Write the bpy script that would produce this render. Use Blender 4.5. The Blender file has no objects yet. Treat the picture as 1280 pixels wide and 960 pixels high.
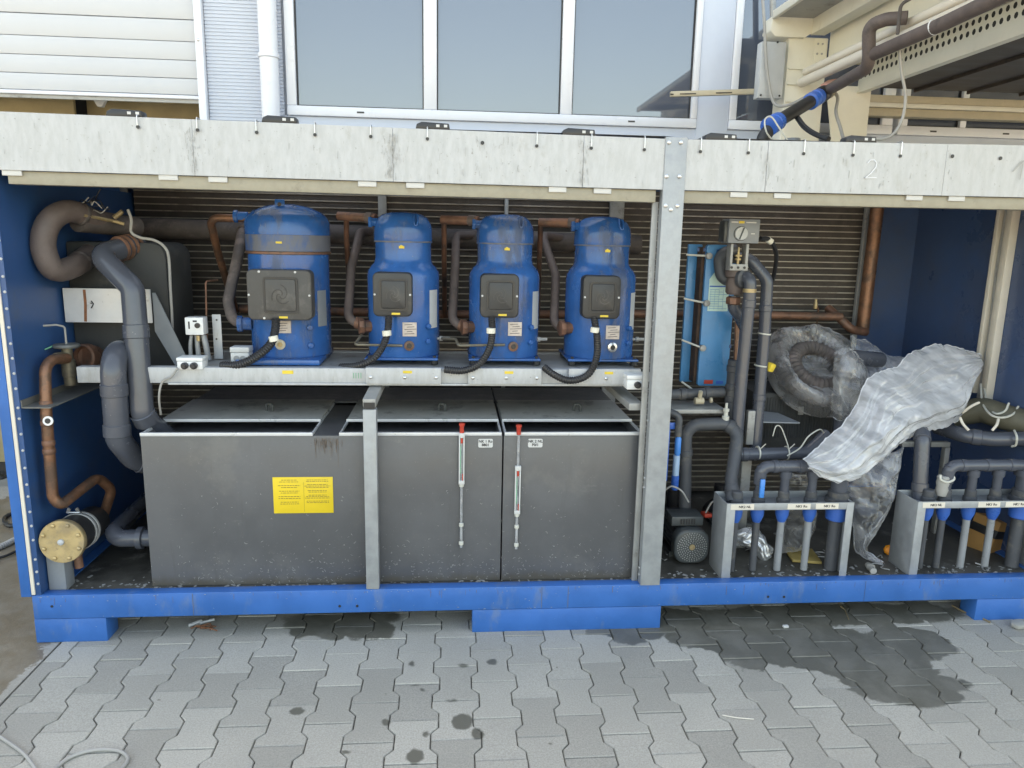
# An open process chiller standing on interlocking pavers in front of a white industrial building.
# World: metres, X along the chiller's front, Y away from the viewer, Z up; the chiller's front plane is Y = 0.
import bpy, bmesh, math, random
from mathutils import Vector, Matrix, Euler, noise

SC = bpy.context.scene
COL = SC.collection
rnd = random.Random(7)
R = math.radians
PI = math.pi

# ------------------------------------------------------------------ camera
cam_d = bpy.data.cameras.new("camera")
cam_d.sensor_fit = 'HORIZONTAL'
cam_d.sensor_width = 36.0
cam_d.lens = 36.0 * 915.0 / 1280.0
cam_d.clip_start = 0.05
cam_d.clip_end = 2000
cam = bpy.data.objects.new("camera", cam_d)
COL.objects.link(cam)
cam.location = (0.0, -2.778, 1.6)
pitch, roll, yaw = R(11.17), R(1.13), R(4.72)
cam.rotation_euler = (Matrix.Rotation(-yaw, 3, 'Z') @ Matrix.Rotation(PI/2 - pitch, 3, 'X') @ Matrix.Rotation(roll, 3, 'Z')).to_euler()
SC.camera = cam

# ------------------------------------------------------------------ sky, sun, exposure
SUN_EL, SUN_AZ = R(46), R(-10)            # azimuth from +Y (behind the building), clockwise positive
W = bpy.data.worlds.new("World")
SC.world = W
W.use_nodes = True
wn = W.node_tree
bg = wn.nodes['Background']
sky = wn.nodes.new('ShaderNodeTexSky')
sky.sky_type = 'NISHITA'
sky.sun_disc = False
sky.sun_elevation = SUN_EL
sky.sun_rotation = SUN_AZ
sky.air_density = 1.0
sky.dust_density = 3.0
sky.ozone_density = 0.6
wn.links.new(sky.outputs[0], bg.inputs[0])
bg.inputs[1].default_value = 0.13
sun_d = bpy.data.lights.new("sun", 'SUN')
sun_d.energy = 3.5
sun_d.angle = R(0.5)
sun_d.color = (1.0, 0.95, 0.87)
sun = bpy.data.objects.new("sun", sun_d)
COL.objects.link(sun)
to_sun = Vector((math.sin(SUN_AZ)*math.cos(SUN_EL), math.cos(SUN_AZ)*math.cos(SUN_EL), math.sin(SUN_EL)))
sun.rotation_euler = to_sun.to_track_quat('Z', 'Y').to_euler()
SC.view_settings.view_transform = 'Standard'
SC.view_settings.look = 'None'
SC.view_settings.exposure = 2.85
SC.view_settings.use_white_balance = True      # photographed in open shade
SC.view_settings.white_balance_temperature = 9350
SC.view_settings.white_balance_tint = 8
SC.view_settings.gamma = 1.0
SC.cycles.max_bounces = 10
SC.cycles.diffuse_bounces = 6
SC.cycles.transparent_max_bounces = 16

# ------------------------------------------------------------------ materials
def nt(name):
    m = bpy.data.materials.new(name)
    m.use_nodes = True
    t = m.node_tree
    return m, t, t.nodes['Principled BSDF']

def N(t, kind, **kw):
    n = t.nodes.new('ShaderNode' + kind)
    for k, v in kw.items():
        if k.startswith('i_'):
            n.inputs[int(k[2:])].default_value = v
        else:
            setattr(n, k, v)
    return n

def noise_n(t, vec, scale, detail=5, rough=0.6, stretch=None):
    if stretch:
        mp = N(t, 'Mapping')
        mp.inputs['Scale'].default_value = stretch
        t.links.new(vec, mp.inputs['Vector'])
        vec = mp.outputs[0]
    n = N(t, 'TexNoise')
    n.inputs['Scale'].default_value = scale
    n.inputs['Detail'].default_value = detail
    n.inputs['Roughness'].default_value = rough
    t.links.new(vec, n.inputs['Vector'])
    return n.outputs[0]

def ramp(t, fac, lo, hi, a=0.0, b=1.0):
    m = N(t, 'MapRange')
    m.interpolation_type = 'SMOOTHSTEP'
    t.links.new(fac, m.inputs[0])
    m.inputs[1].default_value = lo
    m.inputs[2].default_value = hi
    m.inputs[3].default_value = a
    m.inputs[4].default_value = b
    return m.outputs[0]

def mixc(t, fac, a, b):
    m = N(t, 'Mix', data_type='RGBA')
    if hasattr(fac, 'links'): t.links.new(fac, m.inputs[0])
    else: m.inputs[0].default_value = fac
    for s, v in ((6, a), (7, b)):
        if hasattr(v, 'links'): t.links.new(v, m.inputs[s])
        else: m.inputs[s].default_value = (*v, 1)
    return m.outputs[2]

def mth(t, op, a, b=None):
    m = N(t, 'Math', operation=op)
    for i, v in enumerate((a, b)):
        if v is None: continue
        if hasattr(v, 'links'): t.links.new(v, m.inputs[i])
        else: m.inputs[i].default_value = v
    return m.outputs[0]

def pbr(name, col, rough=0.5, metal=0.0, var=0.12, vscale=9, stretch=None, dirt=None, bump=None, spec=0.5, rvar=0.12, coat=0, speck=None):
    """base colour broken up by noise; dirt = (colour, scale, threshold, strength[, stretch]); bump = (scale, strength)"""
    m, t, p = nt(name)
    pos = N(t, 'NewGeometry').outputs['Position']
    f = noise_n(t, pos, vscale, 6, 0.65, stretch)
    lo = tuple(c*(1-var) for c in col)
    hi = tuple(min(1, c*(1+var)) for c in col)
    c = mixc(t, ramp(t, f, 0.3, 0.7), lo, hi)
    r = ramp(t, f, 0.25, 0.75, max(0.02, rough-rvar), min(1, rough+rvar))
    if dirt:
        dc, ds, th, amt = dirt[:4]
        d = noise_n(t, pos, ds, 8, 0.7, dirt[4] if len(dirt) > 4 else None)
        k = ramp(t, d, th, th+0.16, 0, amt)
        c = mixc(t, k, c, dc)
        r = mth(t, 'MAXIMUM', r, mth(t, 'MULTIPLY', k, 0.8))
    if speck:
        sc, ss, th, amt = speck
        d = noise_n(t, pos, ss, 3, 0.5)
        c = mixc(t, ramp(t, d, th, th+0.05, 0, amt), c, sc)
    t.links.new(c, p.inputs['Base Color'])
    t.links.new(r, p.inputs['Roughness'])
    p.inputs['Metallic'].default_value = metal
    p.inputs['Specular IOR Level'].default_value = spec
    if coat:
        p.inputs['Coat Weight'].default_value = coat
    if bump:
        b = N(t, 'Bump')
        b.inputs['Strength'].default_value = bump[1]
        b.inputs['Distance'].default_value = 0.01
        t.links.new(noise_n(t, pos, bump[0], 6, 0.6), b.inputs['Height'])
        t.links.new(b.outputs[0], p.inputs['Normal'])
    return m

DUST = (0.20, 0.18, 0.15)
M = {}
M['blue'] = pbr('blue_paint', (0.016, 0.128, 0.40), 0.42, var=0.10, vscale=5, dirt=((0.15, 0.20, 0.28), 9, 0.54, 0.45, (1, 1, 0.4)), bump=(60, 0.03), speck=((0.45, 0.5, 0.55), 90, 0.74, 0.5))
M['blue_shaded'] = pbr('shaded_blue_paint', (0.018, 0.075, 0.205), 0.42, var=0.12, vscale=3, dirt=((0.05, 0.08, 0.14), 4, 0.52, 0.6), bump=(12, 0.04))  # same blue paint, coloured darker for the shade inside the housing
M['blue_comp'] = pbr('blue_compressor_paint', (0.017, 0.105, 0.32), 0.20, var=0.14, vscale=10, dirt=((0.085, 0.088, 0.095), 8, 0.49, 0.62, (1, 1, 0.35)), bump=(35, 0.05), rvar=0.1, spec=0.45, speck=((0.20, 0.22, 0.25), 75, 0.70, 0.6))
M['blue_dusty'] = pbr('blue_compressor_paint_dusty', (0.035, 0.095, 0.24), 0.5, var=0.12, vscale=10, dirt=((0.15, 0.145, 0.14), 6, 0.36, 0.8, (1, 1, 0.5)), bump=(35, 0.05))
M['galv'] = pbr('galvanised_steel', (0.43, 0.442, 0.452), 0.52, metal=0.15, var=0.10, vscale=40, stretch=(1, 1, 0.3), dirt=((0.30, 0.29, 0.265), 20, 0.56, 0.5, (1, 1, 0.45)), bump=(80, 0.03), speck=((0.20, 0.19, 0.18), 95, 0.69, 0.6))
M['galv_rail'] = pbr('shaded_galvanised_rail', (0.31, 0.285, 0.225), 0.55, metal=0.1, var=0.1, vscale=20, dirt=((0.17, 0.15, 0.12), 14, 0.56, 0.5))  # galvanised steel, its shade under the fascia put into a beige colour
M['galv_post'] = pbr('galvanised_post', (0.33, 0.345, 0.355), 0.5, metal=0.3, var=0.10, vscale=22, dirt=((0.30, 0.30, 0.29), 12, 0.6, 0.5), bump=(80, 0.03), speck=((0.24, 0.24, 0.23), 110, 0.7, 0.5))
M['galv_dull'] = pbr('dull_galvanised', (0.34, 0.34, 0.33), 0.55, metal=0.3, var=0.12, vscale=14, dirt=((0.12, 0.11, 0.09), 10, 0.53, 0.6))
M['galv_rim'] = pbr('bright_rim_strip', (0.58, 0.59, 0.60), 0.35, metal=0.2, var=0.06, dirt=((0.35, 0.34, 0.32), 30, 0.62, 0.6))
M['steel'] = pbr('bright_steel', (0.6, 0.6, 0.6), 0.32, metal=0.9, var=0.1)
M['brass'] = pbr('brass', (0.46, 0.345, 0.18), 0.45, metal=0.5, var=0.15, vscale=25, dirt=((0.30, 0.24, 0.16), 14, 0.46, 0.7), speck=((0.20, 0.15, 0.09), 60, 0.68, 0.6))
M['copper'] = pbr('copper_tube', (0.215, 0.105, 0.062), 0.42, metal=0.45, var=0.3, vscale=18, dirt=((0.11, 0.07, 0.052), 10, 0.46, 0.85), speck=((0.30, 0.20, 0.15), 60, 0.70, 0.6))
M['copper_old'] = pbr('weathered_copper', (0.20, 0.10, 0.065), 0.55, metal=0.3, var=0.3, vscale=14, dirt=((0.08, 0.065, 0.055), 9, 0.48, 0.8))
M['foam'] = pbr('foam_insulation', (0.085, 0.072, 0.068), 0.75, var=0.25, vscale=16, dirt=((0.19, 0.15, 0.14), 9, 0.52, 0.7), bump=(60, 0.15))
M['foam_dusty'] = pbr('dusty_foam_insulation', (0.115, 0.088, 0.080), 0.62, var=0.2, vscale=16, dirt=((0.055, 0.047, 0.043), 8, 0.52, 0.75), bump=(60, 0.15))
M['foam_black'] = pbr('black_foam_sheet', (0.040, 0.042, 0.042), 0.7, var=0.2, vscale=6, dirt=((0.10, 0.09, 0.08), 6, 0.55, 0.6), bump=(40, 0.1))
M['pvc'] = pbr('grey_pvc', (0.072, 0.079, 0.097), 0.22, var=0.06, vscale=8, dirt=((0.15, 0.145, 0.14), 12, 0.60, 0.28), rvar=0.08, speck=((0.25, 0.24, 0.22), 80, 0.71, 0.6))
M['pvc_dirty'] = pbr('grey_pvc_dusty', (0.066, 0.070, 0.078), 0.5, var=0.12, vscale=8, dirt=((0.19, 0.17, 0.14), 9, 0.52, 0.55))
M['pvc_light'] = pbr('light_grey_pipe', (0.26, 0.27, 0.28), 0.35, var=0.06)
def tank_mat():
    m = pbr('grey_tank_sheet', (0.100, 0.101, 0.106), 0.40, var=0.13, vscale=2.2, dirt=((0.19, 0.18, 0.165), 4, 0.52, 0.26), bump=(25, 0.03))
    t = m.node_tree
    p = t.nodes['Principled BSDF']
    src = p.inputs['Base Color'].links[0].from_socket
    pos = N(t, 'NewGeometry').outputs['Position']
    st = ramp(t, noise_n(t, pos, 13, 5, 0.7, (1, 1, 0.10)), 0.54, 0.74, 0, 0.32)          # runs and wipes
    c = mixc(t, st, src, (0.060, 0.057, 0.054))
    sm = ramp(t, noise_n(t, pos, 9, 6, 0.75, (0.5, 1, 1.6)), 0.62, 0.76, 0, 0.32)           # dried splashes
    c = mixc(t, sm, c, (0.27, 0.26, 0.235))
    sp = ramp(t, noise_n(t, pos, 130, 2, 0.5), 0.70, 0.74, 0, 0.8)
    z = N(t, 'SeparateXYZ')
    t.links.new(pos, z.inputs[0])
    low = ramp(t, mth(t, 'ADD', z.outputs[2], mth(t, 'MULTIPLY', noise_n(t, pos, 7, 4, 0.6), 0.25)), 0.28, 0.55, 1.0, 0.18)   # splash zone by the floor
    c = mixc(t, mth(t, 'MULTIPLY', sp, low), c, (0.46, 0.45, 0.42))
    mud = ramp(t, mth(t, 'ADD', z.outputs[2], mth(t, 'MULTIPLY', noise_n(t, pos, 16, 5, 0.7), 0.10)), 0.235, 0.29, 0.75, 0)
    c = mixc(t, mud, c, (0.085, 0.075, 0.060))
    t.links.new(c, p.inputs['Base Color'])
    return m
M['tank'] = tank_mat()
M['tank_lid'] = pbr('dusty_tank_lid', (0.40, 0.395, 0.38), 0.6, var=0.18, vscale=7, dirt=((0.13, 0.125, 0.12), 7, 0.50, 0.7))
M['tank_in'] = pbr('tank_inside', (0.085, 0.085, 0.09), 0.45, var=0.15)
M['black'] = pbr('black_plastic', (0.022, 0.022, 0.024), 0.42, var=0.15, vscale=20)
M['cover'] = pbr('black_terminal_cover', (0.030, 0.030, 0.031), 0.46, var=0.15, vscale=12, dirt=((0.085, 0.075, 0.066), 10, 0.52, 0.5))
M['cover_dusty'] = pbr('dusty_terminal_cover', (0.062, 0.059, 0.056), 0.55, var=0.15, vscale=12, dirt=((0.13, 0.12, 0.11), 10, 0.5, 0.6))
M['blue_right'] = pbr('shaded_veiled_blue', (0.046, 0.090, 0.195), 0.30, var=0.10, vscale=2, dirt=((0.075, 0.09, 0.13), 1.6, 0.42, 0.4), bump=(12, 0.04))  # housing blue darkened for the interior shade, then lifted for glare haze
M['old_brass'] = pbr('dull_old_brass', (0.19, 0.165, 0.12), 0.5, metal=0.4, var=0.2, vscale=25, dirt=((0.10, 0.09, 0.07), 14, 0.5, 0.6))
M['ledge'] = pbr('grey_ledge', (0.16, 0.16, 0.15), 0.5, metal=0.2, var=0.15, dirt=((0.09, 0.085, 0.075), 9, 0.5, 0.6))
M['rubber'] = pbr('black_rubber', (0.020, 0.020, 0.021), 0.5, var=0.2)
M['white'] = pbr('white_plastic', (0.72, 0.73, 0.73), 0.4, var=0.05, dirt=((0.45, 0.43, 0.40), 20, 0.6, 0.5))
M['label'] = pbr('white_label', (0.54, 0.54, 0.53), 0.5, var=0.03)
M['sticker'] = pbr('worn_paper_sticker', (0.55, 0.47, 0.42), 0.6, var=0.12, vscale=30, dirt=((0.32, 0.26, 0.22), 40, 0.55, 0.6))
M['ink'] = pbr('black_ink', (0.03, 0.03, 0.035), 0.6)
M['ink_brown'] = pbr('faded_ink', (0.20, 0.14, 0.03), 0.6)
M['yellow'] = pbr('yellow_sign', (0.74, 0.52, 0.03), 0.45, var=0.06, vscale=5, dirt=((0.55, 0.42, 0.12), 12, 0.6, 0.5))
M['yellow_mark'] = pbr('yellow_mark', (0.72, 0.52, 0.06), 0.5)
M['grey_box'] = pbr('grey_enclosure', (0.22, 0.24, 0.26), 0.42, var=0.05, dirt=((0.30, 0.29, 0.28), 14, 0.6, 0.4))
M['grey_box_light'] = pbr('light_grey_box', (0.46, 0.48, 0.49), 0.45, var=0.05, dirt=((0.30, 0.29, 0.28), 14, 0.6, 0.4))
M['turq'] = pbr('turquoise_blue_paint', (0.045, 0.235, 0.47), 0.35, var=0.08, dirt=((0.07, 0.16, 0.24), 7, 0.55, 0.5))
M['rusty_core'] = pbr('rusty_plate_pack', (0.075, 0.045, 0.032), 0.7, metal=0.2, var=0.4, vscale=25)
M['sheetlabel'] = pbr('pale_green_data_label', (0.50, 0.68, 0.62), 0.45, var=0.05, vscale=30)
M['blue_fit'] = pbr('blue_plastic_fitting', (0.022, 0.12, 0.46), 0.35, var=0.08)
M['bluelight'] = pbr('bright_blue_plastic', (0.04, 0.25, 0.68), 0.35, var=0.06)
M['paleblue'] = pbr('pale_blue_plastic', (0.33, 0.48, 0.66), 0.35, var=0.06)
M['red'] = pbr('red_plastic', (0.50, 0.05, 0.03), 0.4, var=0.1)
M['green'] = pbr('green_scale', (0.12, 0.35, 0.22), 0.4)
M['motor'] = pbr('dark_grey_motor', (0.060, 0.068, 0.070), 0.42, var=0.12, dirt=((0.12, 0.11, 0.09), 12, 0.55, 0.5))
M['cream'] = pbr('cream_paint', (0.72, 0.69, 0.59), 0.5, var=0.05, vscale=4, dirt=((0.44, 0.37, 0.26), 9, 0.60, 0.5, (1, 1, 0.3)))
M['cream_d'] = pbr('beige_paint', (0.46, 0.40, 0.29), 0.55, var=0.08, dirt=((0.30, 0.24, 0.16), 9, 0.58, 0.5))
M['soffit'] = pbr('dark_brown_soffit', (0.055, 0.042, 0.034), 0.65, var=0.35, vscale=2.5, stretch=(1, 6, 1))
M['wall'] = pbr('white_wall_cladding', (0.50, 0.545, 0.625), 0.5, var=0.02)
M['door'] = pbr('off_white_door', (0.53, 0.54, 0.555), 0.5, var=0.02, vscale=3, dirt=((0.48, 0.48, 0.48), 8, 0.62, 0.3), bump=(90, 0.04))
M['frame'] = pbr('white_window_frame', (0.68, 0.70, 0.745), 0.35, var=0.02)
M['beige'] = pbr('beige_board', (0.40, 0.32, 0.18), 0.6, var=0.08)
M['dark'] = pbr('dark_interior', (0.035, 0.033, 0.030), 0.8)
M['coilback'] = pbr('coil_fins', (0.056, 0.046, 0.040), 0.6, metal=0.15, var=0.35, vscale=10, dirt=((0.10, 0.085, 0.07), 6, 0.55, 0.6), bump=(150, 0.3))
M['coilbar'] = pbr('coil_fin_edge', (0.30, 0.275, 0.24), 0.45, metal=0.35, var=0.25, vscale=8, dirt=((0.10, 0.085, 0.07), 5, 0.50, 0.8))
M['floor_dirty'] = pbr('dirty_chiller_floor', (0.075, 0.070, 0.060), 0.55, var=0.4, vscale=6, dirt=((0.22, 0.21, 0.19), 9, 0.55, 0.75), bump=(30, 0.25))
M['cardboard'] = pbr('brown_cardboard', (0.42, 0.22, 0.075), 0.7, var=0.08)
M['ply'] = pbr('yellow_board', (0.40, 0.29, 0.10), 0.6, var=0.12)
M['orange'] = pbr('orange_plastic', (0.75, 0.28, 0.02), 0.4)
M['cable'] = pbr('grey_cable', (0.33, 0.32, 0.30), 0.5, var=0.08)
M['cable_w'] = pbr('white_cable', (0.55, 0.54, 0.48), 0.5, var=0.08)
M['trunk'] = pbr('cream_trunking', (0.68, 0.62, 0.53), 0.45, var=0.04)
M['olive'] = pbr('olive_insulation', (0.10, 0.093, 0.066), 0.6, var=0.15, dirt=((0.17, 0.15, 0.105), 8, 0.55, 0.5))
M['pinktape'] = pbr('pink_tape', (0.60, 0.30, 0.25), 0.5)
M['grime'] = pbr('brown_grime', (0.16, 0.12, 0.095), 0.85, var=0.3, vscale=60)
M['rust'] = pbr('rusty_metal', (0.22, 0.085, 0.04), 0.75, var=0.3, vscale=30)
M['twig'] = pbr('dry_twig', (0.24, 0.18, 0.10), 0.8)
M['conc'] = None

def glass_mat(name, tint, refl, rough=0.02):
    m, t, p = nt(name)
    t.nodes.remove(p)
    pos = N(t, 'NewGeometry').outputs['Position']
    b = N(t, 'Bump')
    b.inputs['Strength'].default_value = 0.035
    b.inputs['Distance'].default_value = 0.01
    t.links.new(noise_n(t, pos, 1.6, 2, 0.5), b.inputs['Height'])
    d = N(t, 'BsdfDiffuse')
    d.inputs[0].default_value = (*tint, 1)
    g = N(t, 'BsdfGlossy')
    g.inputs['Roughness'].default_value = rough
    g.inputs['Color'].default_value = (0.90, 0.94, 1.0, 1)
    t.links.new(b.outputs[0], g.inputs['Normal'])
    lw = N(t, 'Fresnel')
    lw.inputs[0].default_value = 1.5
    k = mth(t, 'ADD', lw.outputs[0], refl)
    mx = N(t, 'MixShader')
    t.links.new(k, mx.inputs[0])
    t.links.new(d.outputs[0], mx.inputs[1])
    t.links.new(g.outputs[0], mx.inputs[2])
    t.links.new(mx.outputs[0], t.nodes['Material Output'].inputs[0])
    return m
M['glass'] = glass_mat('coated_window_glass', (0.07, 0.085, 0.115), 0.085)

def film_mat(name, col, opac, rough=0.2, ang=-0.55):
    """crumpled polythene: see-through face on, denser where the film turns edge on in its folds"""
    m, t, p = nt(name)
    pos = N(t, 'NewGeometry').outputs['Position']
    rot = N(t, 'Mapping')
    rot.inputs['Rotation'].default_value = (0, ang, 0)
    t.links.new(pos, rot.inputs['Vector'])
    p.inputs['Base Color'].default_value = (*col, 1)
    p.inputs['Roughness'].default_value = rough
    p.inputs['Specular IOR Level'].default_value = 0.9
    b = N(t, 'Bump')
    b.inputs['Strength'].default_value = 0.55
    b.inputs['Distance'].default_value = 0.012
    h1 = noise_n(t, rot.outputs[0], 11, 3, 0.5, (0.35, 1, 1.7))
    h2 = noise_n(t, rot.outputs[0], 30, 3, 0.6, (0.5, 1, 1.5))
    ridge = mth(t, 'ABSOLUTE', mth(t, 'SUBTRACT', h1, 0.5))
    hs = mth(t, 'ADD', mth(t, 'MULTIPLY', ridge, 2.2), mth(t, 'MULTIPLY', h2, 0.35))
    t.links.new(hs, b.inputs['Height'])
    t.links.new(b.outputs[0], p.inputs['Normal'])
    tr = N(t, 'BsdfTransparent')
    tl = N(t, 'BsdfTranslucent')
    tl.inputs[0].default_value = (*col, 1)
    m1 = N(t, 'MixShader')
    m1.inputs[0].default_value = 0.3
    t.links.new(p.outputs[0], m1.inputs[1])
    t.links.new(tl.outputs[0], m1.inputs[2])
    lw = N(t, 'LayerWeight')
    lw.inputs[0].default_value = 0.30
    t.links.new(b.outputs[0], lw.inputs['Normal'])
    k = mth(t, 'ADD', ramp(t, h1, 0.35, 0.65, opac-0.15, opac+0.15), mth(t, 'MULTIPLY', lw.outputs['Facing'], 0.75))
    k = mth(t, 'MINIMUM', mth(t, 'MAXIMUM', k, 0.03), 0.97)
    mx = N(t, 'MixShader')
    t.links.new(k, mx.inputs[0])
    t.links.new(tr.outputs[0], mx.inputs[1])
    t.links.new(m1.outputs[0], mx.inputs[2])
    gl = N(t, 'BsdfGlossy')
    gl.inputs['Roughness'].default_value = 0.13
    t.links.new(b.outputs[0], gl.inputs['Normal'])
    fr = N(t, 'Fresnel')
    fr.inputs[0].default_value = 1.5
    t.links.new(b.outputs[0], fr.inputs['Normal'])
    mg = N(t, 'MixShader')
    t.links.new(mth(t, 'MINIMUM', mth(t, 'MULTIPLY', fr.outputs[0], 1.3), 0.8), mg.inputs[0])
    t.links.new(mx.outputs[0], mg.inputs[1])
    t.links.new(gl.outputs[0], mg.inputs[2])
    t.links.new(mg.outputs[0], t.nodes['Material Output'].inputs[0])
    return m
M['film'] = film_mat('white_polythene', (0.86, 0.87, 0.90), 0.56)
M['film_edge'] = film_mat('white_polythene_edge', (0.86, 0.87, 0.90), 0.85)
M['film_clear'] = film_mat('clear_polythene', (0.78, 0.78, 0.79), 0.16, 0.12)
M['film_mid'] = film_mat('dull_polythene', (0.80, 0.80, 0.82), 0.20, 0.13)
M['foil'] = pbr('silver_foil', (0.75, 0.76, 0.78), 0.25, metal=0.7, var=0.1, bump=(22, 0.8))
M['tube_clear'] = film_mat('clear_gauge_tube', (0.7, 0.72, 0.75), 0.45)

def stain_mask(t, pos, blobs, warp=0.05, wscale=9, jit=None, soft=0.005):
    """union of warped ellipses on the ground: (cx, cy, rx, ry)"""
    nz = N(t, 'TexNoise')
    nz.inputs['Scale'].default_value = wscale
    nz.inputs['Detail'].default_value = 5
    t.links.new(pos, nz.inputs['Vector'])
    off = N(t, 'VectorMath', operation='SUBTRACT')
    t.links.new(nz.outputs['Color'], off.inputs[0])
    off.inputs[1].default_value = (0.5, 0.5, 0.5)
    sc = N(t, 'VectorMath', operation='SCALE')
    t.links.new(off.outputs[0], sc.inputs[0])
    sc.inputs['Scale'].default_value = warp*2
    ad = N(t, 'VectorMath', operation='ADD')
    t.links.new(pos, ad.inputs[0])
    t.links.new(sc.outputs[0], ad.inputs[1])
    out = None
    for cx, cy, rx, ry in blobs:
        s = N(t, 'VectorMath', operation='SUBTRACT')
        t.links.new(ad.outputs[0], s.inputs[0])
        s.inputs[1].default_value = (cx, cy, 0)
        q = N(t, 'VectorMath', operation='MULTIPLY')
        t.links.new(s.outputs[0], q.inputs[0])
        q.inputs[1].default_value = (1/rx, 1/ry, 0)
        l = N(t, 'VectorMath', operation='LENGTH')
        t.links.new(q.outputs[0], l.inputs[0])
        lv = l.outputs['Value'] if jit is None else mth(t, 'ADD', l.outputs['Value'], jit)
        k = ramp(t, lv, 1.0 - soft/min(rx, ry), 1.0 + soft/min(rx, ry), 1, 0)
        out = k if out is None else mth(t, 'MAXIMUM', out, k)
    return out

def ground_mat(name, col, wet, blobs, small=(), grain=180, var=0.10, big=2.2, wetcol=None):
    m, t, p = nt(name)
    pos = N(t, 'NewGeometry').outputs['Position']
    oi = N(t, 'ObjectInfo').outputs['Random']
    g = noise_n(t, pos, grain, 3, 0.8)
    b = noise_n(t, pos, big, 5, 0.6)
    c = mixc(t, ramp(t, g, 0.3, 0.7), tuple(x*0.78 for x in col), tuple(x*1.18 for x in col))
    c = mixc(t, ramp(t, b, 0.3, 0.7, 0, 0.5), c, tuple(x*0.80 for x in col))
    hsv = N(t, 'HueSaturation')
    t.links.new(c, hsv.inputs['Color'])
    t.links.new(ramp(t, oi, 0, 1, 0.85, 1.10), hsv.inputs['Value'])
    c = hsv.outputs[0]
    fine = mth(t, 'MULTIPLY', mth(t, 'SUBTRACT', noise_n(t, pos, 30, 5, 0.7), 0.5), 0.34)
    block = mth(t, 'MULTIPLY', mth(t, 'SUBTRACT', oi, 0.5), 0.32)
    k = stain_mask(t, pos, blobs, 0.075, 6, mth(t, 'ADD', fine, block), 0.006)
    patchy = mth(t, 'ADD', ramp(t, noise_n(t, pos, 8, 5, 0.65), 0.36, 0.62, 0.82, 1.05), mth(t, 'MULTIPLY', mth(t, 'SUBTRACT', oi, 0.6), 0.22))
    k = mth(t, 'MULTIPLY', k, mth(t, 'MINIMUM', patchy, 1.0))
    if small:
        k = mth(t, 'MAXIMUM', k, stain_mask(t, pos, small, 0.012, 40))
    spots = ramp(t, noise_n(t, pos, 14, 3, 0.6), 0.73, 0.745, 0, 0.75)
    k2 = mth(t, 'MAXIMUM', k, spots)
    c = mixc(t, k2, c, wetcol or tuple(x*wet for x in col))
    t.links.new(c, p.inputs['Base Color'])
    t.links.new(ramp(t, k, 0, 1, 0.85, 0.45), p.inputs['Roughness'])
    bp = N(t, 'Bump')
    bp.inputs['Strength'].default_value = 0.35
    bp.inputs['Distance'].default_value = 0.004
    t.links.new(g, bp.inputs['Height'])
    t.links.new(bp.outputs[0], p.inputs['Normal'])
    return m

# ------------------------------------------------------------------ mesh helpers
ORIG = {}

def fillet(pts, rad, seg=6):
    """round the corners of a polyline"""
    P = [Vector(p) for p in pts]
    if rad <= 0 or len(P) < 3:
        return P
    out = [P[0]]
    for i in range(1, len(P)-1):
        a, b, c = P[i-1], P[i], P[i+1]
        u, v = (a-b), (c-b)
        lu, lv = u.length, v.length
        u.normalize(); v.normalize()
        ang = u.angle(v, PI)
        if ang > PI-0.05:
            out.append(b); continue
        d = min(rad/math.tan(ang/2), lu*0.49, lv*0.49)
        r2 = d*math.tan(ang/2)
        bis = (u+v).normalized()
        ctr = b + bis*(r2/math.sin(ang/2))
        s, e = b+u*d-ctr, b+v*d-ctr
        n = max(2, seg)
        om = s.angle(e, 0.001)
        for k in range(n+1):
            f = k/n
            out.append(ctr + (s*math.sin((1-f)*om) + e*math.sin(f*om))/max(1e-6, math.sin(om)))
    out.append(P[-1])
    return out

def spline(pts, n=8):
    """Catmull-Rom through the points"""
    P = [Vector(p) for p in pts]
    P = [P[0]*2-P[1]] + P + [P[-1]*2-P[-2]]
    out = []
    for i in range(1, len(P)-2):
        a, b, c, d = P[i-1:i+3]
        for k in range(n):
            t = k/n
            out.append(0.5*((2*b)+(c-a)*t+(2*a-5*b+4*c-d)*t*t+(3*b-a-3*c+d)*t**3))
    out.append(P[-2])
    return out

def basis(ax):
    ax = Vector(ax).normalized()
    h = Vector((0, 0, 1)) if abs(ax.z) < 0.9 else Vector((1, 0, 0))
    u = ax.cross(h).normalized()
    return u, ax.cross(u).normalized()

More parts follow.
